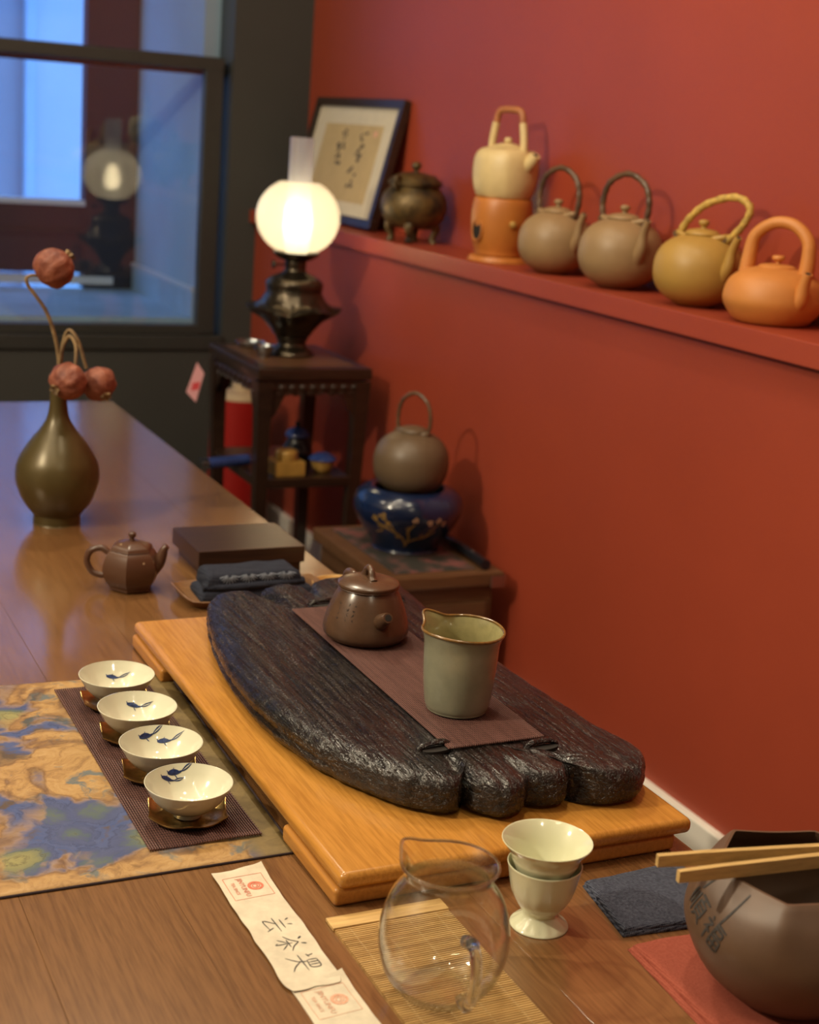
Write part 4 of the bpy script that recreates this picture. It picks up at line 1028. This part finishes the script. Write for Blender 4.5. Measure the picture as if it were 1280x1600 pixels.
# ================================================================== KETTLES
def kettle(label, loc, rz, R, H, mt, handle, knob=True, squash=2.3, arch_h=0.07, arch_w=0.040, lean=0.0, group=None, hand_r=0.0054, spout=True, lugs=True, hrot=0.0):
    k = thing('kettle', label, 'kettle', loc, rz, group)
    pr = [(0, 0.001)]
    n = 26
    for i in range(1, n):
        t = -pi / 2 + pi * i / n
        c_ = abs(cos(t)) ** (2 / squash); s_ = abs(sin(t)) ** (2 / squash) * (1 if t > 0 else -1)
        r, z = R * c_, H * (0.5 + 0.5 * s_)
        if z < 0.004: z = 0.001
        pr.append((r, z))
    pr = [(0, 0.0)] + [p for p in pr[1:] if p[0] > R * 0.32 or p[1] < H * 0.5] + [(R * 0.30, H), (0, H)]
    build('body', lathe(pr, 64), mt, k, angle=60)
    ld = build('lid', lathe(spline([(0, H - 0.001), (R * 0.36, H - 0.002), (R * 0.37, H + 0.002), (R * 0.28, H + 0.006), (R * 0.10, H + 0.0085), (0, H + 0.009)], 4), 40), mt, k)
    if knob:
        build('knob', lathe(spline([(0, H + 0.007), (0.005, H + 0.008), (0.0045, H + 0.011), (0.0085, H + 0.016), (0.0075, H + 0.021), (0, H + 0.023)], 4), 20), mt, ld)
    if spout:
        s_ = spline([(R * 0.80, 0, H * 0.42), (R * 1.03, 0, H * 0.60), (R * 1.10, 0, H * 0.82), (R * 1.26, 0, H * 1.02)], 6)
        sp = build('spout', tube(s_, [R * 0.20 - R * 0.125 * (i / (len(s_) - 1)) ** 0.7 for i in range(len(s_))], 16), mt, k)
        dv = (Vector(s_[-1]) - Vector(s_[-3])).normalized(); e = Vector(s_[-1])
        build('spout_hole', tube([e - dv * 0.002, e + dv * 0.0005], R * 0.048, 12), 'hole', sp)
    zf = H * 0.93
    path = [(-arch_w, 0, zf), (-arch_w * 1.12, 0, zf + arch_h * 0.40), (-arch_w * 0.85, 0, zf + arch_h * 0.80), (0, 0, zf + arch_h), (arch_w * 0.85, 0, zf + arch_h * 0.80), (arch_w * 1.12, 0, zf + arch_h * 0.40), (arch_w, 0, zf)]
    path = [(x + lean * max(0, z - zf), y, z) for x, y, z in path]
    P = spline(path, 7)
    turn = lambda x, y, z: (x * cos(hrot) - y * sin(hrot), x * sin(hrot) + y * cos(hrot), z)
    build('handle', MB().add(tube(P, [hand_r * (1 + 0.12 * sin(i * 1.9)) for i in range(len(P))], 12)).xf(turn), handle, k)
    if lugs:
        for sx_ in (-1, 1):
            lg = spline([(sx_ * arch_w * 0.55, -0.010, zf + 0.002), (sx_ * arch_w * 0.9, -0.006, zf + 0.006), (sx_ * arch_w * 1.0, 0, zf + 0.007), (sx_ * arch_w * 0.9, 0.006, zf + 0.006), (sx_ * arch_w * 0.55, 0.010, zf + 0.002)], 4)
            lgp = build('lug', MB().add(tube(lg, 0.0048, 10)).xf(turn), mt, k)
            build('strap', MB().add(tube([(sx_ * arch_w - 0.002, -0.007, zf + 0.004), (sx_ * arch_w - 0.002, 0.007, zf + 0.004)], 0.0058, 10)).xf(turn), 'horn', lgp)
    return k
LZ = 1.1077
SH = 'clay kettles along the red ledge'
kettle('brown clay kettle with cane arch handle next to the terracotta stove', (1.461, 2.43, LZ), radians(-88), 0.070, 0.116, 'k_brown', 'horn', arch_h=0.088, arch_w=0.045, group=SH, hrot=0.25)
kettle('brown clay kettle with cane arch handle next to the yellow kettle', (1.461, 2.205, LZ), radians(-98), 0.0745, 0.122, 'k_brown', 'horn', arch_h=0.084, arch_w=0.047, group=SH, hrot=0.42)
kettle('mustard yellow clay kettle with leaning rope handle', (1.462, 1.975, LZ), radians(-90), 0.0735, 0.116, 'k_yellow', 'rope', arch_h=0.070, arch_w=0.046, lean=0.75, group=SH, hand_r=0.0060, hrot=0.35)
ok = thing('kettle', 'squat orange clay kettle with thick clay hoop handle', 'kettle', (1.463, 1.782, LZ), radians(-97), SH)
R_, H_ = 0.0755, 0.085
pr = spline([(0, 0.001), (0.045, 0.0), (0.060, 0.007), (0.0735, 0.026), (0.0755, 0.042), (0.069, 0.062), (0.052, 0.076), (0.030, 0.083), (0.026, 0.084), (0, 0.084)], 5)
build('body', lathe(pr, 64), 'k_orange', ok, angle=60)
ld = build('lid', lathe(spline([(0, 0.083), (0.026, 0.083), (0.0265, 0.086), (0.016, 0.0885), (0, 0.089)], 4), 40), 'k_orange', ok)
build('knob', lathe(spline([(0, 0.088), (0.004, 0.089), (0.0038, 0.092), (0.0095, 0.096), (0.008, 0.101), (0, 0.102)], 4), 20), 'k_orange', ld)
hp = spline([(-0.050, 0, 0.070), (-0.048, 0, 0.100), (-0.042, 0, 0.128), (-0.015, 0, 0.148), (0.018, 0, 0.148), (0.043, 0, 0.128), (0.048, 0, 0.100), (0.046, 0, 0.070)], 6)
build('handle', MB().add(tube(hp, [0.0125 - 0.0035 * sin(pi * i / (len(hp) - 1)) for i in range(len(hp))], 16)).xf(lambda x, y, z: (x * cos(0.55) - y * sin(0.55), x * sin(0.55) + y * cos(0.55), z)), 'k_orange', ok)
s_ = spline([(0.054, 0, 0.030), (0.070, 0, 0.042), (0.076, 0, 0.064), (0.083, 0, 0.083)], 6)
sp = build('spout', tube(s_, [0.017 - 0.0105 * (i / (len(s_) - 1)) ** 0.7 for i in range(len(s_))], 16), 'k_orange', ok)
e = Vector(s_[-1]); dv = (e - Vector(s_[-3])).normalized(); build('spout_hole', tube([e - dv * 0.002, e + dv * 0.0005], 0.0042, 12), 'hole', sp)

# terracotta stove and the cream kettle on it
sv = thing('charcoal_stove', 'orange terracotta charcoal stove on a round base plate', 'stove', (1.455, 2.635, LZ))
build('base_plate', lathe(spline([(0, 0), (0.058, 0.0), (0.061, 0.004), (0.058, 0.010), (0.050, 0.012), (0, 0.012)], 4), 56), 'stove', sv)
build('body', lathe(spline([(0, 0.012), (0.044, 0.012), (0.050, 0.022), (0.058, 0.050), (0.0615, 0.085), (0.0605, 0.110), (0.057, 0.124), (0.052, 0.1255), (0.046, 0.121), (0.043, 0.08), (0, 0.07)], 5), 56), 'stove', sv)
va1 = radians(-150)
def place(a, r, z): return lambda x, y, zz: (r * cos(a) + x * cos(a) - y * sin(a), r * sin(a) + x * sin(a) + y * cos(a), z + zz)
f1 = MB().add(lathe([(0, 0.0012), (1, 0.0012), (1, -0.004), (0, -0.004)], 28)); f1.xf(lambda x, y, z: (z, x * 0.014, y * 0.020)); f1.xf(place(va1 - 0.35, 0.0592, 0.062))
vt = build('vent_hole', f1, 'hole', sv)
f2 = MB().add(tube([(0.0, 0.015 * cos(t * pi / 12), 0.021 * sin(t * pi / 12)) for t in range(24)], 0.0022, 8, closed=True)); f2.xf(place(va1 - 0.35, 0.0598, 0.062))
build('vent_rim', f2, 'stove', vt)
f3 = MB().add(lathe(spline([(0, 0.012), (0.006, 0.010), (0.007, 0.004), (0.004, -0.004), (0, -0.004)], 4), 16)); f3.xf(lambda x, y, z: (z, x, y)); f3.xf(place(radians(-98), 0.0600, 0.078))
build('boss', f3, 'k_yellow', sv)
ck = thing('kettle', 'cream clay kettle with tall square handle on the terracotta stove', 'kettle', (1.455, 2.635, LZ + 0.1256), radians(-72), SH)
def sq(r, a, z):
    s = (a + pi / 4) % (pi / 2) - pi / 4
    q = r * (0.88 + 0.12 * 0.96 / cos(s)); return (q * cos(a), q * sin(a), z + 0.0016 * noise.noise(Vector((r * cos(a) * 40, r * sin(a) * 40, z * 40))))
build('body', lathe(spline([(0, 0.001), (0.045, 0.0), (0.055, 0.008), (0.0615, 0.030), (0.0630, 0.056), (0.0600, 0.080), (0.050, 0.093), (0.030, 0.098), (0, 0.099)], 5), 64, sq), 'k_cream', ck, angle=60)
ld = build('lid', lathe(spline([(0, 0.097), (0.028, 0.0975), (0.028, 0.101), (0.014, 0.106), (0, 0.108)], 4), 36), 'k_cream', ck)
build('knob', lathe(spline([(0, 0.106), (0.005, 0.107), (0.0085, 0.112), (0.005, 0.117), (0, 0.118)], 4), 16), 'k_cream', ld)
for sx_ in (-1, 1):
    build('handle_post', tube(spline([(sx_ * 0.044, 0, 0.086), (sx_ * 0.042, 0, 0.115), (sx_ * 0.036, 0, 0.146)], 5), 0.0078, 12), 'k_cream', ck)
build('handle_wrap', tube(spline([(-0.036, 0, 0.142), (-0.033, 0, 0.160), (-0.024, 0, 0.169), (0, 0, 0.171), (0.024, 0, 0.169), (0.033, 0, 0.160), (0.036, 0, 0.142)], 6), 0.0068, 12), 'wrap', ck)
sp_ = spline([(0.050, 0, 0.062), (0.066, 0, 0.075), (0.076, 0, 0.088)], 6)
spo = build('spout', tube(sp_, [0.0155 - 0.005 * i / (len(sp_) - 1) for i in range(len(sp_))], 14), 'k_cream', ck)
e = Vector(sp_[-1]); dv = (e - Vector(sp_[-3])).normalized(); build('spout_hole', tube([e - dv * 0.002, e + dv * 0.0005], 0.0055, 12), 'hole', spo)

# bronze censer
ce = thing('incense_burner', 'mottled bronze incense burner with knobbed lid on four legs', 'incense burner', (1.447, 3.03, LZ), 0.5)
build('body', lathe(spline([(0, 0.030), (0.040, 0.032), (0.062, 0.045), (0.0745, 0.072), (0.0715, 0.100), (0.058, 0.117), (0.054, 0.122), (0.060, 0.126), (0.060, 0.130), (0.050, 0.131), (0, 0.128)], 5), 56), 'bronze', ce, angle=60)
ld = build('lid', lathe(spline([(0, 0.130), (0.056, 0.130), (0.057, 0.136), (0.044, 0.146), (0.020, 0.153), (0, 0.154)], 4), 48), 'bronze', ce)
build('knob', lathe(spline([(0, 0.152), (0.006, 0.153), (0.005, 0.158), (0.011, 0.165), (0.009, 0.174), (0, 0.177)], 4), 20), 'bronze', ld)
for q in range(4):
    a = q * pi / 2 + 0.5
    P = spline([(0.048, 0, 0.048), (0.053, 0, 0.028), (0.046, 0, 0.012), (0.050, 0, 0.0008)], 5)
    mb = MB().add(tube(P, [0.0135, 0.013, 0.0125, 0.012, 0.011, 0.0095, 0.0085, 0.008, 0.0075, 0.0072, 0.007, 0.0072, 0.0075, 0.0082, 0.009, 0.0095][:len(P)], 12)); mb.xf(lambda x, y, z, a=a: (x * cos(a) - y * sin(a), x * sin(a) + y * cos(a), max(0, z)))
    build('leg', mb, 'bronze', ce)
for sx_ in (-1, 1):
    P = spline([(sx_ * 0.054, 0, 0.110), (sx_ * 0.070, 0, 0.122), (sx_ * 0.074, 0, 0.140), (sx_ * 0.062, 0, 0.142), (sx_ * 0.055, 0, 0.130)], 5)
    build('ear', tube(P, 0.0055, 10), 'bronze', ce)

# ================================================================== FRAMED CALLIGRAPHY
pf = thing('picture_frame', 'dark framed calligraphy leaning on the ledge against the red wall', 'picture', (1.458, 3.555, LZ), 0)
FW, FH = 0.56, 0.315
tilt = math.atan2(0.072, 0.30)
def fput(u, v, h):   # u: along -Y seen from the room (left to right), v up, h towards the viewer
    return (v * sin(tilt) - h * cos(tilt), -u, v * cos(tilt) + h * sin(tilt) + 0.004)
def fbox(u0, u1, v0, v1, h0, h1, bev=0.0):
    mb = MB().add(box(u0, u1, v0, v1, h0, h1, bev)); mb.xf(fput); return mb
b_ = 0.022
build('frame_rail', fbox(-FW / 2, FW / 2, FH - b_, FH, -0.012, 0.010, 0.002), 'black_wood', pf)
build('frame_rail', fbox(-FW / 2, FW / 2, 0, b_, -0.012, 0.010, 0.002), 'black_wood', pf)
for u in (-FW / 2, FW / 2 - b_): build('frame_stile', fbox(u, u + b_, b_, FH - b_, -0.012, 0.010, 0.002), 'black_wood', pf)
build('mount_board', fbox(-FW / 2 + b_ * 0.7, FW / 2 - b_ * 0.7, b_ * 0.7, FH - b_ * 0.7, -0.008, 0.0), 'mat_board', pf)
ar = build('calligraphy_sheet', fbox(-0.185, 0.185, 0.055, 0.250, 0.0, 0.0008), 'art_paper', pf)
rr = random.Random(11)
for (cu_, top, cnt, amp) in ((0.075, 0.222, 6, 0.026), (-0.045, 0.222, 4, 0.024)):
    v = top; cs = []
    for q in range(cnt):
        s = amp * rr.uniform(0.6, 1.1)
        for _ in range(4 if q < 3 else 2):
            a0 = (cu_ + rr.uniform(-s, s), v + rr.uniform(-.010, .010)); a1 = (a0[0] + rr.uniform(-s, s), a0[1] + rr.uniform(-.012, .004))
            cs.append([a0, ((a0[0] + a1[0]) / 2 + rr.uniform(-.006, .006), (a0[1] + a1[1]) / 2), a1])
        v -= 0.026
    build('brush_writing', ribbon(cs, 0.011, lambda u, v, h: fput(u, v, 0.0009 + h), taper=0.6), 'ink', ar)
build('red_seal', fbox(0.135, 0.158, 0.222, 0.236, 0.0008, 0.0012), 'seal_faint', ar)

# ================================================================== CARVED LAMP TABLE AND OIL LAMP
LT = 0.835; lx0, lx1, ly0, ly1 = 1.068, 1.336, 2.945, 3.292
lt = thing('lamp_table', 'tall carved black wood stand with lower shelf under the lamp', 'side table', ((lx0 + lx1) / 2, (ly0 + ly1) / 2, 0))
hx_, hy_ = (lx1 - lx0) / 2, (ly1 - ly0) / 2
build('top_frame', box(-hx_, hx_, -hy_, hy_, LT - 0.026, LT, 0.004, 2), 'black_wood', lt)
build('top_panel', box(-hx_ + 0.03, hx_ - 0.03, -hy_ + 0.03, hy_ - 0.03, LT - 0.004, LT + 0.0008), 'cab_wood', lt)
for sx_ in (-1, 1):
    for sy_ in (-1, 1):
        x, y = sx_ * (hx_ - 0.020), sy_ * (hy_ - 0.020)
        P = [(x, y, LT - 0.03), (x, y, 0.70), (x - sx_ * 0.004, y - sy_ * 0.004, 0.5), (x, y, 0.06), (x + sx_ * 0.006, y + sy_ * 0.006, 0.0)]
        mb = MB(); vs, fs = [], []
        for (px, py, pz), w_ in zip(P, (0.018, 0.015, 0.013, 0.012, 0.017)):
            vs += [(px - w_, py - w_, pz), (px + w_, py - w_, pz), (px + w_, py + w_, pz), (px - w_, py + w_, pz)]
        for i in range(4):
            for k in range(4): fs.append((4 * i + k, 4 * i + (k + 1) % 4, 4 * i + 4 + (k + 1) % 4, 4 * i + 4 + k))
        fs.append((3, 2, 1, 0)); fs.append((16, 17, 18, 19))
        build('leg', (vs, fs), 'black_wood', lt)
def apron(L, put):
    """carved apron: scalloped lower edge with corner brackets and raised beads"""
    n = 60; top = [(-L / 2 + L * i / n) for i in range(n + 1)]
    def low(u):
        e = (L / 2 - abs(u)); c_ = 0.030 + 0.006 * cos(u * 2 * pi / (L / 5)) + 0.075 * max(0, 1 - e / 0.055) ** 1.4
        return -c_
    vs, fs = [], []
    for u in top:
        for h in (-0.006, 0.006): vs += [put(u, 0, h), put(u, low(u), h)]
    for i in range(n):
        a = 4 * i; b = a + 4
        fs += [(a, b, b + 1, a + 1), (a + 2, a + 3, b + 3, b + 2), (a + 1, b + 1, b + 3, a + 3), (a, a + 2, b + 2, b)]
    ap = build('carved_apron', (vs, fs), 'black_wood', lt)
    mb = MB()
    for i in range(9):
        u = -L / 2 + L * (i + 0.5) / 9
        s = lathe([(0, 0.004), (0.006, 0.003), (0.010, 0.0), (0.0, -0.001)], 12)
        mb.add(([put(u + p[0], -0.018 + p[1] * 0.8, 0.006 + p[2]) for p in s[0]], s[1]))
        s = tube([(u + 0.012 * cos(t * pi / 7), -0.034 + 0.006 * sin(t * pi / 7), 0.006) for t in range(8)], 0.0022, 6)
        mb.add(([put(*p) for p in s[0]], s[1]))
    o = build('carving', mb, 'black_wood', ap); o['kind'] = 'stuff'
z_ = LT - 0.026
apron(2 * hx_ - 0.05, lambda u, v, h: (u, -hy_ + 0.014 - h, z_ + v))
apron(2 * hx_ - 0.05, lambda u, v, h: (u, hy_ - 0.014 + h, z_ + v))
apron(2 * hy_ - 0.05, lambda u, v, h: (-hx_ + 0.014 - h, u, z_ + v))
apron(2 * hy_ - 0.05, lambda u, v, h: (hx_ - 0.014 + h, u, z_ + v))
LS = 0.588
build('lower_shelf', box(-hx_ + 0.012, hx_ - 0.030, -hy_ + 0.010, hy_ - 0.010, LS - 0.022, LS, 0.003), 'black_wood', lt)

ol_ = thing('oil_lamp', 'lit dark bronze oil lamp with frosted globe and glass chimney', 'lamp', (1.212, 3.132, LT + 0.001))
build('base', lathe(spline([(0, 0.0), (0.048, 0.0), (0.050, 0.006), (0.044, 0.014), (0.034, 0.022), (0.033, 0.032), (0.036, 0.036), (0.034, 0.042), (0, 0.044)], 4), 48), 'lamp_metal', ol_)
def lotus(r, a, z):
    k = max(0, (r - 0.05) / 0.055) ** 1.5
    lob = abs(cos(2.5 * a + 0.4)); q = r * (1 - 0.11 * k * (1 - lob)); return (q * cos(a), q * sin(a), z + 0.012 * k * (lob - 0.5))
build('font', lathe(spline([(0, 0.040), (0.036, 0.042), (0.050, 0.058), (0.074, 0.082), (0.108, 0.100), (0.110, 0.104), (0.090, 0.110), (0.075, 0.122), (0.064, 0.140), (0.058, 0.150), (0, 0.150)], 5), 80, lotus), 'lamp_metal', ol_, angle=60)
build('collar', lathe(spline([(0, 0.148), (0.058, 0.148), (0.065, 0.158), (0.064, 0.166), (0.052, 0.176), (0.030, 0.186), (0.024, 0.194), (0.023, 0.214), (0, 0.214)], 4), 48), 'lamp_metal', ol_)
gal = build('gallery', lathe(spline([(0, 0.212), (0.026, 0.212), (0.046, 0.222), (0.053, 0.230), (0.050, 0.232), (0.030, 0.226), (0, 0.226)], 4), 48), 'lamp_metal', ol_)
kb = MB().add(lathe(spline([(0, -0.003), (0.008, -0.003), (0.009, 0), (0.008, 0.003), (0, 0.003)], 2), 16)); kb.xf(lambda x, y, z: (-0.056 + z, y - 0.01, 0.204 + x)); kb.add(tube([(-0.020, -0.01, 0.204), (-0.056, -0.01, 0.204)], 0.0022, 8))
build('wick_knob', kb, 'lamp_metal', gal)
gz, gr = 0.309, 0.0945
gprof = [(gr * cos(t) , gz + gr * 0.92 * sin(t)) for t in [radians(-58 + i * (58 + 62) / 20) for i in range(21)]]
gin = [(r - 0.002, z) for r, z in gprof][::-1]
build('globe', lathe(gprof, 56), 'globe', ol_, angle=70)
build('chimney', lathe([(0.024, 0.228), (0.030, 0.26), (0.034, 0.29), (0.030, 0.33), (0.0265, 0.36), (0.0262, 0.482)], 40), 'chimney', ol_, angle=70)
build('bulb', lathe(spline([(0, 0.262), (0.014, 0.266), (0.023, 0.280), (0.025, 0.296), (0.021, 0.314), (0.012, 0.332), (0, 0.344)], 4), 28), 'bulb', ol_)

# things on and under the lamp table
di = thing('metal_dish', 'small pewter dish on the lamp table behind the oil lamp', 'dish', (1.150, 3.235, LT))
build('dish_body', lathe(spline([(0, 0.001), (0.022, 0.0), (0.030, 0.006), (0.035, 0.014), (0.033, 0.0145), (0.028, 0.008), (0, 0.005)], 4), 36), 'pewter', di)
cpz = thing('metal_cup', 'tiny pewter cup on the lamp table beside the lamp foot', 'cup', (1.135, 3.10, LT))
build('cup_body', lathe(spline([(0, 0.001), (0.012, 0.0), (0.014, 0.004), (0.020, 0.014), (0.024, 0.026), (0.0225, 0.0262), (0.018, 0.015), (0, 0.006)], 4), 32), 'pewter', cpz)
gb = thing('lacquer_box', 'gold lacquer box with round lid on the lower shelf', 'box', (1.163, 3.0, LS))
build('box_body', box(-0.036, 0.036, -0.030, 0.030, 0.0, 0.034, 0.003), 'gold_box', gb)
build('box_lid', lathe(spline([(0, 0.034), (0.024, 0.034), (0.026, 0.042), (0.024, 0.054), (0.012, 0.058), (0, 0.058)], 4), 36), 'gold_box', gb)
jb = thing('jar', 'black jar with blue lid on the lower shelf', 'jar', (1.232, 3.115, LS))
build('jar_body', lathe(spline([(0, 0), (0.022, 0.0), (0.034, 0.012), (0.036, 0.030), (0.026, 0.046), (0.018, 0.060), (0, 0.060)], 4), 36), 'black_glaze', jb)
jl = build('jar_lid', lathe(spline([(0, 0.060), (0.026, 0.060), (0.028, 0.066), (0.020, 0.076), (0.006, 0.082), (0, 0.083)], 4), 36), 'blue_glaze', jb)
build('knob', lathe(spline([(0, 0.081), (0.004, 0.082), (0.007, 0.089), (0.004, 0.095), (0, 0.096)], 4), 16), 'black_glaze', jl)
gc = thing('covered_cup', 'blue lidded gilt cup on the lower shelf', 'cup', (1.255, 3.010, LS))
build('cup_body', lathe(spline([(0, 0), (0.016, 0.0), (0.024, 0.012), (0.027, 0.028), (0.024, 0.029), (0, 0.028)], 4), 32), 'gold_box', gc)
build('cup_lid', lathe(spline([(0, 0.029), (0.030, 0.029), (0.029, 0.034), (0.014, 0.043), (0, 0.045)], 4), 32), 'blue_glaze', gc)
ro = thing('rolled_cloth', 'dark blue roll with pale end sticking out of the lower shelf', 'roll', (1.085, 3.06, LS))
build('roll', tube([(-0.088, 0, 0.014), (0.02, 0.03, 0.014)], 0.013, 16), 'blue_glaze', ro)
build('roll_end', tube([(-0.105, -0.005, 0.014), (-0.086, 0.0005, 0.014)], 0.0138, 16), 'pewter', ro)
cn = thing('canister', 'red canister with cream lid behind the lamp table', 'canister', (1.262, 3.60, 0.0))
build('can_body', lathe(spline([(0, 0), (0.078, 0), (0.080, 0.005), (0.080, 0.600), (0.072, 0.612), (0, 0.612)], 3), 40), 'can_red', cn, angle=60)
build('can_lid', lathe(spline([(0, 0.612), (0.060, 0.612), (0.062, 0.620), (0.060, 0.655), (0.040, 0.664), (0.026, 0.668), (0.024, 0.684), (0, 0.686)], 3), 40), 'can_cream', cn, angle=60)
tgp = thing('paper_tag', 'pink and white paper tag hanging from the lamp table corner', 'tag', (1.020, 3.20, 0.75), 0)
mb = MB().add(prism([(-0.020, -0.024), (0.004, -0.046), (0.022, 0.022), (0.004, 0.046)], -0.0004, 0.0004)); mb.xf(lambda x, y, z: (x * 0.85, z - x * 0.4, y)); mb.move((-0.012, 0, 0.01))
pt = build('tag_paper', mb, 'tag_pink', tgp)
mb = MB().add(prism([(-0.0085, -0.020), (0.010, -0.016), (0.013, 0.002), (-0.005, -0.002)], -0.0007, 0.0007)); mb.xf(lambda x, y, z: (x * 0.85, z - x * 0.4, y)); mb.move((-0.012, 0, 0.01))
build('tag_print', mb, 'tag_red', pt)
build('string', tube([(-0.010, 0.0, 0.05), (0.02, 0.0, 0.072), (0.050, 0, 0.073)], 0.0008, 6), 'thread', tgp)

# ================================================================== SIDE CABINET, BLUE BRAZIER, KETTLE
CZ = 0.55; cx0, cx1, cy0, cy1 = 1.112, 1.362, 2.332, 2.70
cb = thing('side_cabinet', 'low brown wooden cabinet between table and red wall', 'cabinet', ((cx0 + cx1) / 2, (cy0 + cy1) / 2, 0))
ax, ay = (cx1 - cx0) / 2, (cy1 - cy0) / 2
build('top', box(-ax, ax, -ay, ay, CZ - 0.026, CZ, 0.004), 'cab_wood', cb)
build('body', box(-ax + 0.016, ax - 0.016, -ay + 0.016, ay - 0.016, 0.05, CZ - 0.026), 'cab_wood', cb)
dr = build('door', box(-ax + 0.03, ax - 0.03, -ay + 0.008, -ay + 0.016, 0.08, CZ - 0.06, 0.002), 'cab_wood', cb)
build('handle', tube([(ax - 0.055, -ay - 0.004, 0.34), (ax - 0.055, -ay - 0.004, 0.40)], 0.004, 8), 'pewter', dr)
for sx_ in (-1, 1):
    for sy_ in (-1, 1): build('foot', box(sx_ * (ax - 0.035) - 0.02, sx_ * (ax - 0.035) + 0.02, sy_ * (ay - 0.035) - 0.02, sy_ * (ay - 0.035) + 0.02, 0, 0.05), 'cab_wood', cb)
build('corner_mount', box(ax - 0.03, ax + 0.002, -ay - 0.002, -ay + 0.02, CZ - 0.030, CZ - 0.006, 0.002), 'pewter', cb)
wm = thing('woven_mat', 'dark pink woven mat on the side cabinet', 'mat', (1.232, 2.510, CZ))
build('weave', sheet([(-0.088, -0.150), (0.082, -0.150), (0.082, 0.165), (-0.088, 0.165)], 0.0004, 0.0026, 26, 30, lambda x, y: 0.0004 * sin(x * 700), 0.002), 'woven', wm)
fn = thing('folded_fan', 'black folded fan lying along the cabinet edge', 'fan', (1.335, 2.455, CZ))
build('ribs', tube(spline([(0.006, 0.105, 0.011), (0, 0.0, 0.011), (-0.006, -0.105, 0.011)], 6), [0.0085] * 4 + [0.0105] * 9, 10, ry=1.0), 'black_glaze', fn)
build('rivet', lathe([(0, 0.0228), (0.004, 0.0225), (0.0045, 0.020), (0, 0.019)], 12), 'pewter', fn, loc=(-0.004, -0.045, 0))
bz = thing('brazier', 'round cobalt blue brazier with gold blossom under a brown kettle', 'brazier', (1.240, 2.525, CZ + 0.003), 0)
BZP = spline([(0, 0.002), (0.062, 0.0), (0.066, 0.006), (0.072, 0.018), (0.092, 0.046), (0.1075, 0.078), (0.1060, 0.100), (0.094, 0.116), (0.078, 0.123), (0.070, 0.122), (0.066, 0.112), (0.060, 0.08), (0, 0.07)], 6)
build('bowl', lathe(BZP, 72), 'brazier', bz, angle=60)
def on_brz(u, v, h):       # u along the belly, v height
    z = 0.045 + v; r = 0.1
    for p, q in zip(BZP, BZP[1:]):
        if p[1] <= z <= q[1] and p[0] > 0.06: r = p[0] + (q[0] - p[0]) * (z - p[1]) / max(1e-6, q[1] - p[1]); break
    a = radians(-116) + u / 0.1
    return ((r + 0.0004 + h) * cos(a), (r + 0.0004 + h) * sin(a), z)
br_ = [(1.5, [(0.000, -0.025), (-0.006, -0.008), (-0.022, 0.006), (-0.045, 0.018), (-0.066, 0.030)]), (1.0, [(-0.022, 0.006), (-0.030, 0.022), (-0.046, 0.036)]), (1.3, [(0.000, -0.025), (0.006, -0.005), (0.004, 0.012), (0.016, 0.028)]),
       (1.1, [(0.004, -0.015), (0.022, -0.006), (0.040, -0.002), (0.060, 0.012)]), (0.8, [(0.040, -0.002), (0.050, 0.014), (0.064, 0.028)]), (0.8, [(-0.045, 0.018), (-0.052, 0.006), (-0.066, 0.002)])]
build('gold_branch', ribbon(br_, 0.0042, on_brz), 'gold_paint', bz)
rr = random.Random(5)
for (fu, fv, mt_, sc_) in ((-0.060, 0.032, 'gold_paint', 1.1), (-0.044, 0.038, 'gold_paint', 1.3), (-0.034, 0.024, 'gold_paint', 1.0), (-0.052, 0.016, 'gold_paint', 0.9), (0.016, 0.036, 'blossom_paint', 1.0), (0.004, 0.018, 'gold_paint', 0.8), (0.044, 0.030, 'blossom_paint', 1.1), (0.060, 0.034, 'blossom_paint', 1.0), (0.074, 0.026, 'blossom_paint', 0.9), (0.034, 0.000, 'gold_paint', 0.8), (-0.018, -0.002, 'gold_paint', 0.8)):
    pt_ = []
    for k5 in range(5):
        a5 = k5 * 2 * pi / 5 + rr.random()
        pt_.append([(fu + 0.0012 * sc_ * cos(a5), fv + 0.0012 * sc_ * sin(a5)), (fu + 0.0062 * sc_ * cos(a5), fv + 0.0062 * sc_ * sin(a5))])
    build('painted_blossom', ribbon(pt_, 0.0052 * sc_, on_brz, taper=0.5), mt_, bz)
kettle('brown clay kettle with thin arch handle seated on the blue brazier', (1.240, 2.525, CZ + 0.1095), radians(-60), 0.0745, 0.128, 'k_dark', 'horn', knob=False, arch_h=0.082, arch_w=0.034, spout=False, hand_r=0.0038)
